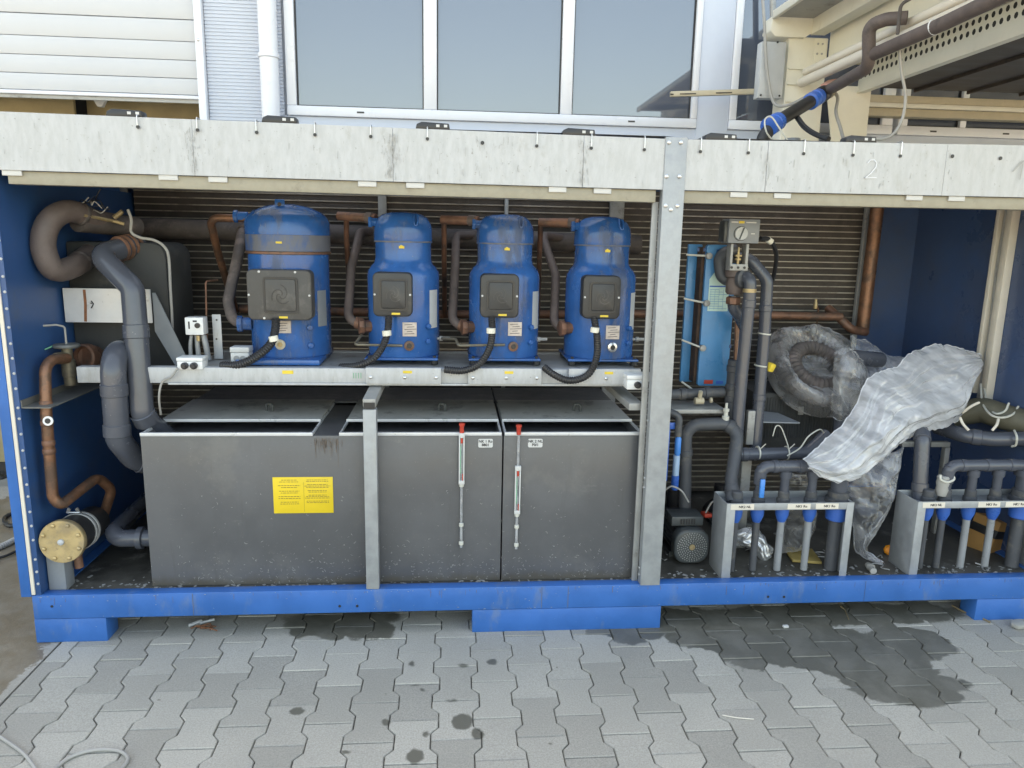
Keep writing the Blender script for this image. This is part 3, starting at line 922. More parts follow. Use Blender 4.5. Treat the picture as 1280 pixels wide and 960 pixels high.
b = MB(); b.lathe([(0.040, 0), (0.044, 0.01), (0.044, 0.05), (0.036, 0.055), (0.036, 0.085)], pa+ax*0.84, ax, 16); b.build('union', 'black', wp)
b = MB(); b.lathe([(0.041, 0), (0.043, 0.005), (0.043, 0.03), (0.036, 0.033)], pa+ax*0.96, ax, 16); b.build('brass_union', 'cream_d', wp)
b = MB(); b.bar(pa+ax*0.90+Vector((0, -0.01, 0.043)), pa+ax*1.05+Vector((0, -0.01, 0.043)), 0.05, 0.012); b.build('tape', 'pinktape', wp)
b = MB(); b.tube([pa+ax*0.05, pa+Vector((-0.03, 0, -0.06)), (pa.x-0.035, pa.y, 1.97)], 0.034, 18, bend=0.05); b.build('elbow', 'rubber', wp)
b = MB(); b.lathe([(0.075, 0), (0.075, 0.04), (0.05, 0.06)], (pa.x-0.03, pa.y, 1.995), n=20); b.build('roof_collar', 'grey_box_light', wp)
b = MB(); b.lathe([(0.0455, 0), (0.0455, 0.15), (0.0390, 0.17)], (1.813, 1.2, 1.99), n=22)
tag(b.build('roof_stub', 'grey_box'), 'grey upright pipe stub on the chiller roof behind the blue coupling', 'pipe')
def wire(name, pts, r, mat, lab, cat='cable', n=8):
    b = MB(); b.tube(spline(pts), r, n)
    return tag(b.build(name, mat), lab, cat)
wire('black_hose', [(1.825,1.200,2.271), (1.823,1.100,2.208), (1.834,1.000,2.159), (1.862,0.900,2.120)], 0.014, 'rubber', 'short black hose curving down beside the grey roof stub', 'hose')
wire('grey_hose', [(2.008,0.620,2.491), (2.033,0.620,2.383), (2.065,0.620,2.280), (2.063,0.620,2.182), (2.032,0.620,2.118), (1.989,0.620,2.092), (1.935,0.620,2.087)], 0.007, 'cable', 'grey cable hanging from the cable tray down to the chiller roof')
wire('tied_cable', [(2.131,1.450,2.466), (2.143,1.400,2.415), (2.116,1.350,2.329), (2.122,1.300,2.246), (2.121,1.250,2.176)], 0.009, 'cable', 'grey cable dropping beside the cream column with a wire tie')
wire('tie_wire', [(1.619,1.000,2.118), (1.573,0.980,2.157), (1.564,0.990,2.215), (1.591,0.980,2.230), (1.629,0.960,2.175), (1.662,0.950,2.128), (1.676,0.950,2.113)], 0.004, 'cable_w', 'thin white wire wound round the lower blue coupling', 'wire', 6)

# ================================================================== CHILLER HOUSING
XL, XR, YB = -1.60, 2.60, 1.24
ch = thing('chiller_housing', 'blue and galvanised steel housing of an open industrial chiller', 'chiller', (0.5, 0, 0))
b = MB(); b.box(-1.635, XR+0.03, 0, 0.05, 0.1, 0.2)
beam = b.build('base_beam', 'blue', ch, bevel=0.003)
b = MB()
for p in ((-0.453,0.000,0.130), (-0.383,0.000,0.129), (1.338,0.000,0.133), (1.408,0.000,0.131), (-1.563,0.000,0.154)): b.lathe([(0.0055, 0), (0.0055, 0.0012)], p, (0, -1, 0), 10)
b.build('bolt_hole', 'black', beam)
for x in (-1.027, 0.370, 0.480, 1.765):
    b = MB(); b.ribbon([(x, 0.103), (x, 0.197)], 0.0022, -0.0005, 0.0008); b.build('weld_seam', 'blue_dusty', beam)
rs = random.Random(5)
for nm, mt, cnt in (('paint_chip', 'galv_dull', 170), ('rust_run', 'grime', 60)):
    b = MB()
    for k in range(cnt):
        x = rs.uniform(-1.62, 2.55)
        if mt == 'grime':
            z = rs.uniform(0.185, 0.198); b.ribbon([(x, z), (x+rs.uniform(-.002, .002), z-abs(rs.gauss(0, 0.016))-0.003)], rs.uniform(0.0006, 0.0018), -0.0005, 0.0006)
        else:
            z = rs.choice((rs.uniform(0.106, 0.194), rs.uniform(0.190, 0.198), rs.uniform(0.102, 0.108))); a_ = rs.uniform(0, 6.3); l = rs.uniform(0.001, 0.005)
            b.ribbon([(x, z), (x+l*math.cos(a_)*1.6, max(0.102, min(0.198, z+l*math.sin(a_)*0.5)))], rs.uniform(0.0006, 0.0020), -0.0005, 0.0006)
    b.build(nm, mt, beam, smooth=0, kind='stuff')
b = MB(); b.box(-1.635, XR+0.03, YB-0.03, YB+0.03, 0.1, 0.2); b.build('rear_beam', 'blue', ch, bevel=0.003)
for x0, x1, z1 in ((-1.634, -1.56, 0.196), (0.4, 0.5, 0.185), (XR-0.04, XR+0.029, 0.196)):
    b = MB(); b.box(x0, x1, 0.051, YB-0.031, 0.102, z1); b.build('cross_beam', 'blue', ch)
for x0, x1 in ((-1.637, -1.366), (0.084, 0.878), (2.285, 2.63)):
    b = MB(); b.box(x0, x1, 0.002, 0.10, -0.002, 0.0985); b.build('foot', 'blue', ch, bevel=0.003)
    if x0 != 0.084:
        b = MB(); b.box(x0, x1, YB-0.1, YB, -0.002, 0.0985); b.build('foot', 'blue', ch, bevel=0.003)
b = MB()
b.box(-1.559, XR-0.041, 0.051, YB-0.031, 0.1855, 0.1925)
b.build('floor_plate', 'floor_dirty', ch)
# dried scum and flakes along the front edge of the floor
b = MB()
for k in range(420):
    x = rnd.uniform(-1.55, 2.5); y = 0.052+abs(rnd.gauss(0, 0.05)); s = rnd.uniform(0.002, 0.011)
    b.obox((x, y, 0.1935+s*0.1), (s*rnd.uniform(0.8, 2.6), s, 0.0016), (rnd.uniform(-.2, .2), rnd.uniform(-.2, .2), rnd.uniform(0, 3.1)))
b.build('scale_flakes', 'galv_dull', ch, smooth=0, kind='stuff')
# side walls, back, roof
b = MB(); b.box(-1.672, -1.634, -0.004, YB, 0.196, 1.985); sp = b.build('side_panel', 'blue', ch, bevel=0.003)
b = MB(); b.box(-1.6335, XL, 0.004, YB, 0.201, 1.79); b.build('inner_panel', 'blue_shaded', ch)
b = MB(); b.box(-1.6325, -1.620, -0.002, 0.0035, 0.205, 1.79); b.build('gasket_strip', 'trunk', ch)
b = MB()
for k in range(26): b.lathe([(0.0055, 0), (0.005, 0.003), (0.001, 0.0045)], (-1.6065, 0.004, 0.24+0.06*k+rnd.uniform(-.012, .012)), (0, -1, 0), 8)
b.build('rivet', 'galv', ch, kind='stuff')
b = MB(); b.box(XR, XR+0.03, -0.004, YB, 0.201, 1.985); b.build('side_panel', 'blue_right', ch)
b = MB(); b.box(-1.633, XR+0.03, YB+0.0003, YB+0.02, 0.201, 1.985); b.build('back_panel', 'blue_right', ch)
# roof with unseen fan openings, added to let daylight into the housing
def roof():
    b = MB()
    holes = [(-0.75, 0.62, 0.36), (0.35, 0.62, 0.36), (1.45, 0.62, 0.36)]
    n = 40
    xs = [-1.672, -0.2, 0.9, XR+0.03]
    for (cx, cy, r), x0, x1 in zip(holes, xs, xs[1:]):
        ring, sq = [], []
        for k in range(n):
            a = 2*PI*k/n
            c, s = math.cos(a), math.sin(a)
            t = min((x1-cx)/c if c > 1e-6 else 1e9, (x0-cx)/c if c < -1e-6 else 1e9, (YB+0.02-cy)/s if s > 1e-6 else 1e9, (0.006-cy)/s if s < -1e-6 else 1e9)
            ring.append((cx+r*c, cy+r*s)); sq.append((cx+t*c, cy+t*s))
        for z0 in (1.986,):
            vs = [(x, y, z0) for x, y in ring]+[(x, y, z0) for x, y in sq]
            b.add(vs, [(k, (k+1) % n, n+(k+1) % n, n+k) for k in range(n)])
        for x, y in ((x0, 0.006), (x1, 0.006), (x0, YB+0.02), (x1, YB+0.02)):
            pass
    o = b.build('roof_panel', 'galv_dull', ch, smooth=0)
    for cx, cy, r in holes:
        g = MB()
        for q in range(1, 7):
            rr = r*q/6.0
            pts = [(cx+rr*math.cos(2*PI*k/28), cy+rr*math.sin(2*PI*k/28), 2.0) for k in range(29)]
            g.tube(pts, 0.003, 5, cap=False)
        for k in range(8): g.cyl((cx, cy, 2.005), (cx+r*math.cos(PI*k/4), cy+r*math.sin(PI*k/4), 2.005), 0.003, 5)
        g.build('fan_guard', 'black', o)
roof()
# fascia: six galvanised panels, sagging a little towards the post
def ztop(x): return 1.997-0.022*(x+1.56)/2.36 if x < 0.8 else 1.975+0.018*(x-0.8)/1.4
def zbot(x): return 1.803-0.010*(x+1.56)/2.36 if x < 0.8 else 1.793+0.006*(x-0.8)/1.4
cuts = [-1.68, -0.915, -0.218, 0.476, 0.800, 1.173, 1.876, XR+0.03]
for k, (x0, x1) in enumerate(zip(cuts, cuts[1:])):
    y = -0.0035-0.0010*(k % 2)-0.0004*k
    b = MB()
    b.prism([(x0+0.0004, zbot(x0)), (x1-0.0004, zbot(x1)), (x1-0.0004, ztop(x1)), (x0+0.0004, ztop(x0))], (0, y, 0), XV, ZV, (0, 0.004, 0))
    b.build('fascia_panel', 'galv', ch, bevel=0.0008, seg=1)
b = MB(); b.box(-1.65, XR, 0.0045, 0.012, 1.81, 1.965); b.build('fascia_backing', 'galv_dull', ch)
for x0, x1 in ((-1.557, 0.759), (0.864, XR)):
    b = MB(); b.prism([(x0, zbot(x0)-0.046), (x1, zbot(x1)-0.046), (x1, zbot(x1)-0.0005), (x0, zbot(x0)-0.0005)], (0, 0.010, 0), XV, ZV, (0, 0.055, 0))
    rail = b.build('lower_rail', 'galv_rail', ch, bevel=0.002)


for px, py in (((-1.538,0.000,1.794), 0), ((-1.010,0.000,1.792), 0), ((-0.839,0.000,1.789), 0), ((-0.312,0.000,1.787), 0), ((-0.139,0.000,1.786), 0), ((0.385,0.000,1.784), 0), ((0.554,0.000,1.783), 0), ((1.077,0.000,1.782), 0), ((1.248,0.000,1.782), 0), ((1.774,0.000,1.787), 0), ((1.946,0.000,1.788), 0)):
    b = MB(); b.box(px[0]-0.033, px[0]+0.033, 0.0015, 0.0095, px[2]-0.009, px[2]+0.010)
    o = b.build('tag_plate', 'label', ch, bevel=0.0015)
    b = MB(); b.box(px[0]-0.02, px[0]+0.018, 0.0005, 0.0012, px[2]-0.003, px[2]+0.002)
b = MB()
rs = random.Random(11)
for xc, nn, sd in ((cuts[1], 60, 0.012), (cuts[2], 90, 0.016), (cuts[3], 46, 0.010), (cuts[2]+0.30, 40, 0.12), (-0.05, 40, 0.30), (cuts[5], 24, 0.012), (-1.0, 34, 0.35), (1.5, 40, 0.5)):
    for k in range(nn):
        x = xc+rs.gauss(0, sd); z0 = rs.uniform(1.81, 1.965); l = abs(rs.gauss(0, 0.014))+0.002
        if zbot(x)+0.005 < z0-l and z0 < ztop(x)-0.01 and (x < 0.77 or x > 0.87):
            b.ribbon([(x, z0), (x+rs.uniform(-.003, .003), z0-l)], rs.uniform(0.0007, 0.0018), -0.0092, 0.0004)
b.build('scratches', 'galv_dull', ch, smooth=0, kind='stuff')
# wire hooks over the fascia's top edge
for p in ((-1.096,0.000,1.986), (-0.895,0.000,1.982), (-0.693,0.000,1.980), (-0.491,0.000,1.978), (-0.295,0.000,1.978), (-0.094,0.000,1.976), (0.302,0.000,1.963), (0.503,0.000,1.961), (0.701,0.000,1.961), (0.913,0.000,1.960), (1.096,0.000,1.961), (1.310,0.000,1.964), (1.503,0.000,1.964), (1.690,0.000,1.966)):
    b = MB()
    x = p[0]; zt = ztop(x)
    b.tube([(x, 0.02, zt+0.004), (x, -0.013, zt+0.006), (x, -0.013, p[2]-0.022)], 0.0022, 6, bend=0.005)
    h = b.build('wire_hook', 'steel', ch)
    b = MB(); b.lathe([(0.0062, 0), (0.0062, 0.002)], (x, -0.0088, p[2]-0.027), (0, -1, 0), 10); b.build('hole', 'black', h)
b = MB()
for p in ((0.104,0.000,1.941), (1.898,0.000,1.944), (2.093,0.000,1.942)): b.lathe([(0.007, 0), (0.007, 0.0015)], (p[0], -0.0088, p[2]), (0, -1, 0), 10)
b.build('bolt_hole', 'black', ch)
# black latches on top of the fascia
for p in ((-1.146,0.020,2.006), (-0.617,0.020,1.999), (-0.075,0.020,1.993), (0.458,0.020,1.990), (0.994,0.020,1.989), (1.538,0.020,1.991)):
    b = MB()
    b.prism([(-0.062, 0), (0.062, 0), (0.058, 0.022), (-0.040, 0.026), (-0.058, 0.018)], (p[0], 0.005, ztop(p[0])+0.0005), XV, ZV, (0, 0.05, 0))
    l = b.build('latch', 'black', ch, bevel=0.003)
    b = MB()
    for dx in (0.018, 0.046): b.box(p[0]+dx-0.006, p[0]+dx+0.006, 0.0035, 0.006, ztop(p[0])+0.009, ztop(p[0])+0.018)
    b.build('rivet', 'label', l)
# hand-chalked digits
b = MB(); x, z = 1.580, 1.887
def chalk(pts, s): return [(x+px*s, z+pz*s) for px, pz in pts]
b.ribbon(chalk([(-0.25, 0.32), (-0.12, 0.48), (0.1, 0.5), (0.26, 0.36), (0.24, 0.12), (0.0, -0.2), (-0.3, -0.46), (0.34, -0.42)], 0.07), 0.003, -0.0120, 0.001)
b.build('chalk_digit', 'frame', ch)
b = MB(); x, z = 2.177, 1.900
b.ribbon(chalk([(-0.42, -0.1), (0.12, 0.5), (0.06, -0.5)], 0.07), 0.003, -0.0130, 0.001)
b.build('chalk_digit', 'galv_dull', ch)
# posts
def post(x0, x1, y0, z0, z1, d=0.045, mat='galv_post', bevel=0.003):
    b = MB(); b.box(x0, x1, y0, y0+d, z0, z1)
    return b.build('post', mat, ch, bevel=bevel)
mp = post(0.779, 0.862, -0.012, 0.2005, 1.982)
b = MB()
for p in ((0.791,-0.012,1.962), (0.836,-0.012,1.963), (0.789,-0.012,1.841), (0.838,-0.012,1.842), (0.792,-0.012,1.735), (0.837,-0.012,1.735), (0.813,-0.012,1.721)):
    b.lathe([(0.0075, 0), (0.0075, 0.004), (0.004, 0.006)], (p[0], -0.012, p[2]), (0, -1, 0), 10)
b.build('bolt', 'steel', mp)
b = MB()
for zz_ in (0.24, 0.27, 0.62, 0.66, 0.90, 1.30): b.lathe([(0.006, 0), (0.006, 0.004)], (0.7785, 0.012, zz_), (-1, 0, 0), 8)
b.build('side_bolt', 'steel', mp)
b = MB(); b.box(0.754, 0.778, 0.034, 0.045, 0.2005, 1.75); b.build('post_flange', 'galv_dull', ch, bevel=0.001)
# small strut post in front of the tanks, with a rail running back
sx0, sx1 = -0.345, -0.294
b = MB(); b.box(sx0, sx1, 0.0, 0.045, 0.2005, 0.947); st = b.build('strut_post', 'galv_post', ch, bevel=0.003)
b = MB(); b.box(sx0+0.004, sx1-0.004, -0.0015, -0.0003, 0.950, 0.975); b.build('end_cap', 'black', st)
b = MB(); b.bar(((sx0+sx1)/2, 0.0, 0.972), ((sx0+sx1)/2+0.012, 0.34, 1.0), 0.050, 0.034); b.build('strut_rail', 'galv_dull', ch, bevel=0.003)
# right hand support rail beside the tanks
b = MB(); b.bar((0.74, 0.06, 0.945), (0.72, 0.6, 0.955), 0.06, 0.03); b.build('strut_rail', 'galv_dull', ch, bevel=0.003)
# compressor shelf: long beam with deck behind it
sz0, sz1 = 1.012, 1.076
b = MB(); b.box(-1.475, 0.775, 0.18, 0.225, sz0, sz1); sh = b.build('shelf_beam', 'galv', ch, bevel=0.003)
b = MB(); b.box(-1.06, 0.775, 0.226, 0.62, sz0+0.02, sz1-0.004); b.build('shelf_deck', 'galv_dull', ch)
b = MB(); b.box(-1.06, 0.775, 0.6205, 0.66, sz0, sz1); b.build('shelf_rear_beam', 'galv_dull', ch)
b = MB(); b.box(-1.126, 0.775, 0.168, 0.1795, sz0-0.004, sz0+0.004); b.build('shelf_lip', 'galv', ch, bevel=0.001)
for a, c in ((-0.349, -0.047), (0.062, 0.363), (0.475, 0.776)):
    b = MB(); b.box(a, c, 0.150, 0.1795, sz0+0.006, sz1+0.008)
    k = b.build('mount_plate', 'galv', ch, bevel=0.002)
    b = MB()
    for x in (a+0.02, c-0.02, (a+c)/2+0.005): b.lathe([(0.007, 0), (0.007, 0.004), (0.003, 0.007)], (x, 0.15, 1.045), (0, -1, 0), 10)
    b.build('bolt', 'steel', k)
    b = MB(); b.box((a+c)/2-0.002, (a+c)/2+0.034, 0.1488, 0.1497, 1.062, 1.073); b.build('sticker', 'yellow_mark', k)
b = MB(); b.box(-0.683, -0.639, 0.1788, 0.1797, 1.052, 1.066); b.build('sticker', 'yellow_mark', sh)
b = MB()
for k in range(4): b.ribbon([(-0.401+0.01*k, 1.035), (-0.401+0.01*k, 1.058)], 0.003, 0.1793, 0.001)
b.build('marker_strokes', 'green', sh)
# left ledge
b = MB(); b.prism([(0, 0), (0.105, 0), (0.105, 0.004), (0.004, 0.004), (0.004, 0.03), (0, 0.03)], (XL+0.0005, 0.01, 0.948), XV, ZV, (0, 0.5, 0)); b.build('ledge', 'ledge', ch)

# ================================================================== CONDENSER COIL
YC_ = 1.10
coil = thing('condenser_coil', 'dark brown finned condenser coil filling the back of the chiller', 'coil', (0.3, YC_, 0.2))
xc0, xc1 = -1.585, 2.226
b = MB(); b.box(xc0, xc1, YC_+0.012, YC_+0.10, 0.21, 1.86); b.build('fin_block', 'coilback', coil)
pitchc = 0.0327
proto = None
k = 0
z = 0.235
while z < 1.85:
    if proto is None:
        b = MB(); b.box(xc0+0.002, xc1-0.002, YC_, YC_+0.0115, z-0.0028, z+0.0028)
        proto = b.build('coil_bar', 'coilbar', coil, smooth=0); z0p = z
    else:
        o = proto.copy(); COL.objects.link(o); o.location = (0, 0, z-z0p); o.rotation_euler = (0, rnd.gauss(0, 0.0006), 0)
    z += pitchc
for px, w, Y in (((-1.621), 0.035, 1.075), (-0.359, 0.042, 1.075), (0.272, 0.020, 1.075), (0.849, 0.075, 1.075), (2.211, 0.028, 1.075)):
    b = MB(); b.box(px-w/2, px+w/2, Y, YC_-0.001, 0.25, 1.84); b.build('coil_brace', 'galv_dull', coil, bevel=0.002)

# ================================================================== TANKS
YT = 0.075
zt = 0.823
def tank(label, x0, x1, openings):
    t = thing('tank', label, 'tank', ((x0+x1)/2, YT, 0.19))
    w = 0.010
    b = MB()
    b.box(x0, x1, YT, YT+w, 0.1935, zt)
    b.build('front_panel', 'tank', t, bevel=0.0015)
    b = MB()
    b.box(x0, x0+w, YT+w+0.0005, 1.0, 0.1935, zt); b.box(x1-w, x1, YT+w+0.0005, 1.0, 0.1935, zt); b.box(x0+w, x1-w, 0.99, 1.0, 0.1935, zt)
    b.box(x0+w, x1-w, YT+w+0.0005, 0.99, zt-0.045, zt-0.037)
    b.build('tank_body', 'tank_in', t, smooth=0)
    last = x0
    solid = MB()
    for a, c in openings:
        if a-last > 0.02: solid.box(last+0.001, a-0.001, YT+w, 0.62, zt-0.008, zt-0.001)
        last = c
        r_ = MB(); r_.box(a, c, YT-0.004, YT+0.010, zt, zt+0.013); r_.build('front_rim', 'galv_rim', t, bevel=0.001)
        for u0 in (a, c-0.007):
            r_ = MB(); r_.box(u0, u0+0.007, YT+0.0105, 0.62, zt, zt+0.010); r_.build('side_rim', 'galv_rim', t)
        l = MB(); l.box(a+0.004, c-0.004, 0.272, 0.66, zt+0.0105, zt+0.018); lid = l.build('lid', 'tank_lid', t, bevel=0.001)
        l = MB(); l.box(a+0.002, c-0.002, 0.262, 0.2715, zt+0.009, zt+0.021); l.build('lid_edge', 'galv_rim', lid, bevel=0.001)
        xm = a+(c-a)*0.62
        l = MB(); l.tube([(xm-0.014, 0.43, zt+0.018), (xm-0.014, 0.43, zt+0.05), (xm+0.014, 0.42, zt+0.05), (xm+0.014, 0.42, zt+0.018)], 0.006, 8, bend=0.012); l.build('lid_handle', 'motor', lid)
    if solid.v: solid.build('top_strip', 'tank', t)
    b = MB(); b.box(x0, x1, 0.662, 0.999, zt+0.001, zt+0.008); b.build('rear_cover', 'tank_in', t)
    return t
x0, xs, x1 = -1.209, 0.204, 0.781
t1 = tank('wide dark grey tank with two lids and a yellow notice on its front', x0, xs-0.003, [(x0, -0.551), (-0.448, xs-0.006)])
t2 = tank('narrow dark grey tank with a single lid beside the galvanised post', xs+0.003, x1, [(xs+0.006, x1-0.002)])
b = MB()
rr = random.Random(3)
for k in range(110):     # grime running down from the channel between the openings
    x = -0.498+rr.gauss(0, 0.028); z0 = zt-0.004-abs(rr.gauss(0, 0.02)); l = rr.uniform(0.008, 0.035)+(rr.random() < 0.2)*rr.uniform(0, 0.07)
    b.ribbon([(x, z0), (x+rr.uniform(-.006, .006), z0-l)], rr.uniform(0.0004, 0.0011), YT-0.0006, 0.0006)
b.build('grime_streak', 'grime', t1, smooth=0, kind='stuff')
b = MB()
for k in range(420):    # lime flakes and splashes, denser near the floor
    x = rr.uniform(-1.1, 0.75); z0 = 0.2+abs(rr.gauss(0, 0.07))+(rr.random() < 0.25)*rr.uniform(0, .35)
    s = rr.uniform(0.0006, 0.0022)
    p0 = (x, z0); p1 = (x+rr.uniform(-.006, .006), z0+rr.uniform(-.006, .006)); p2 = (p1[0]+rr.uniform(-.008, .008), p1[1]+rr.uniform(-.006, .006))
    b.ribbon([p0, p1, p2], s*0.6, YT-0.0007, 0.0008)
b.build('lime_splash', 'galv_dull', t1, smooth=0, kind='stuff')
# yellow notice
sg = thing('notice', 'yellow printed notice in two columns stuck on the wide grey tank', 'notice', (-0.596,0.073,0.577))
xa, xb_, za, zb_ = -0.714, -0.478, 0.501, 0.653
b = MB(); b.box(xa, xb_, 0.0725, 0.0745, za, zb_); b.build('plate', 'yellow', sg, bevel=0.001)
b = MB()
xm = (xa+xb_)/2
for cx, half, yy in ((xa+0.27*(xb_-xa), 0.045, 0), (xa+0.74*(xb_-xa), 0.052, 1)):
    z = zb_-0.012
    for par in range(5):
        for ln in range(2 if not yy else (3 if par in (1, 3) else 2)):
            l = half*rr.uniform(0.65, 1.0)
            x = cx-l
            while x < cx+l:
                wd = rr.uniform(0.004, 0.014)
                b.ribbon([(x, z), (min(cx+l, x+wd), z)], 0.0022, 0.0722, 0.0006)
                x += wd+0.0025
            z -= 0.0062 if yy else 0.0078
        z -= 0.0075 if not yy else 0.0068
b.ribbon([(xm+0.003, za+0.006), (xm+0.003, zb_-0.02)], 0.0008, 0.0722, 0.0006)
b.build('printed_lines', 'ink_brown', sg, smooth=0)
for px, txt, lab in ((607.5, 'NK 1 Ro\n8801', 'white label plate on the wide grey tank beside its level gauge'), (669, 'NK 2 NL\nP0/1', 'white label plate on the narrow grey tank beside its level gauge')):
    lp = thing('label_plate', lab, 'label', (0.133,0.073,0.791) if px < 640 else (0.335,0.073,0.791))
    x, z = ORIG[lp].x, ORIG[lp].z
    b = MB(); b.prism(rrect(0.059, 0.036, 0.006), (x, 0.0725, z), XV, ZV, (0, 0.002, 0)); b.build('plate', 'label', lp)
    lettering(txt, 0.0155, (x, 0.0721, z), lp, bold=0.0004)
def gauge(label, px, pts, Y=0.066):
    """pts: pixel-measured heights: cap top, cap bottom, body top, body bottom, tube bottom"""
    zc1, zc0, zb1, zb0, zt0, x = pts
    g = thing('level_gauge', label, 'level gauge', (x, Y, zt0))
    b = MB(); b.lathe([(0.009, 0), (0.009, zc1-zc0-0.012), (0.012, zc1-zc0-0.008), (0.012, zc1-zc0)], (x, Y, zc0), n=12); b.build('red_cap', 'red', g)
    b = MB(); b.cyl((x, Y, zt0), (x, Y, zc0-0.0005), 0.0055, 12); b.build('clear_tube', 'tube_clear', g)
    b = MB(); b.box(x-0.0115, x-0.0062, Y-0.010, Y+0.006, zb0, zb1); b.box(x+0.0062, x+0.0115, Y-0.010, Y+0.006, zb0, zb1); b.box(x-0.012, x+0.012, Y-0.011, Y+0.006, zb1+0.0005, zb1+0.02); b.box(x-0.012, x+0.012, Y-0.011, Y+0.006, zb0-0.016, zb0-0.0005)
    b.build('scale_frame', 'label', g, bevel=0.001)
    b = MB(); b.box(x-0.0060, x-0.0025, Y-0.0085, Y-0.007, zb0+0.03, zb1-0.03); b.build('green_scale', 'green', g)
    b = MB(); b.box(x+0.0025, x+0.0060, Y-0.0085, Y-0.007, zb0, zb0+0.028); b.box(x-0.004, x+0.004, Y-0.0087, Y-0.0071, zb1-0.022, zb1); b.build('red_scale', 'red', g)
    b = MB()
    for z in (zt0+0.01, zb0-0.03, zt0+0.09): b.lathe([(0.0062, 0), (0.010, 0.003), (0.010, 0.014), (0.0062, 0.017)], (x, Y, z), n=10)
    b.build('clamp_ring', 'cable_w', g)
    return g
gauge('level gauge with red top and wide scale on the wide tank', 577, (0.876, 0.837, 0.817, 0.639, 0.348, 0.037))
gauge('level gauge with red top on the narrow tank, scale set lower', 648, (0.869, 0.829, 0.678, 0.509, 0.337, 0.266))

# ================================================================== COMPRESSORS
def spiral_emblem(b, cx, y, cz, s):
    for arm in range(3):
        pts = []
        for k in range(15):
            a = 2*PI*arm/3+k*0.26
            r = s*(0.10+0.062*k)
            pts.append((cx+r*math.cos(a)*0.9, cz+r*math.sin(a)))
        b.ribbon(pts, s*0.085, y, 0.0012)

def terminal_box(t, cx, yb, cz, w, h, mat, iw, ih, idx=0.0):
    """black electrics cover bulging from the shell: rounded frame, inset square lid with swirl emblem"""
    b = MB(); b.prism(rrect(w, h, 0.022), (cx, yb, cz), XV, ZV, (0, 0.075, 0))
    f = b.build('terminal_box', mat, t, bevel=0.006, seg=3)
    b = MB()
    o = rrect(iw+0.016, ih+0.016, 0.012)
    i = rrect(iw, ih, 0.009)
    n = len(o)
    vs = [(cx+idx+x, yb-0.0005, cz+z) for x, z in o]+[(cx+idx+x, yb-0.004, cz+z) for x, z in o]+[(cx+idx+x, yb-0.004, cz+z) for x, z in i]+[(cx+idx+x, yb-0.0005, cz+z) for x, z in i]
    b.add(vs, [(r0*n+k, r0*n+(k+1) % n, (r0+1)*n+(k+1) % n, (r0+1)*n+k) for r0 in range(3) for k in range(n)])
    b.build('lid_groove', 'black', f, smooth=30)
    b = MB(); b.prism(rrect(iw-0.002, ih-0.002, 0.008), (cx+idx, yb-0.007, cz), XV, ZV, (0, 0.0066, 0))
    lid = b.build('cover_lid', mat, f, bevel=0.002)
    b = MB(); spiral_emblem(b, cx+idx, yb-0.0076, cz, iw*0.36); b.build('swirl_emblem', 'cover' if mat != 'cover' else 'cover_dusty', f, smooth=0)
    b = MB()
    for dx in (-1, 1): b.lathe([(0.0045, 0), (0.0045, 0.002), (0.002, 0.003)], (cx+dx*(w/2-0.008), yb-0.0004, cz), (0, -1, 0), 8)
    b.build('screw', 'label', f)
    b = MB(); b.box(cx-0.004, cx+0.030, yb-0.002, yb-0.0004, cz-h/2+0.008, cz-h/2+0.016); b.build('yellow_sticker', 'yellow_mark', f)
    return f

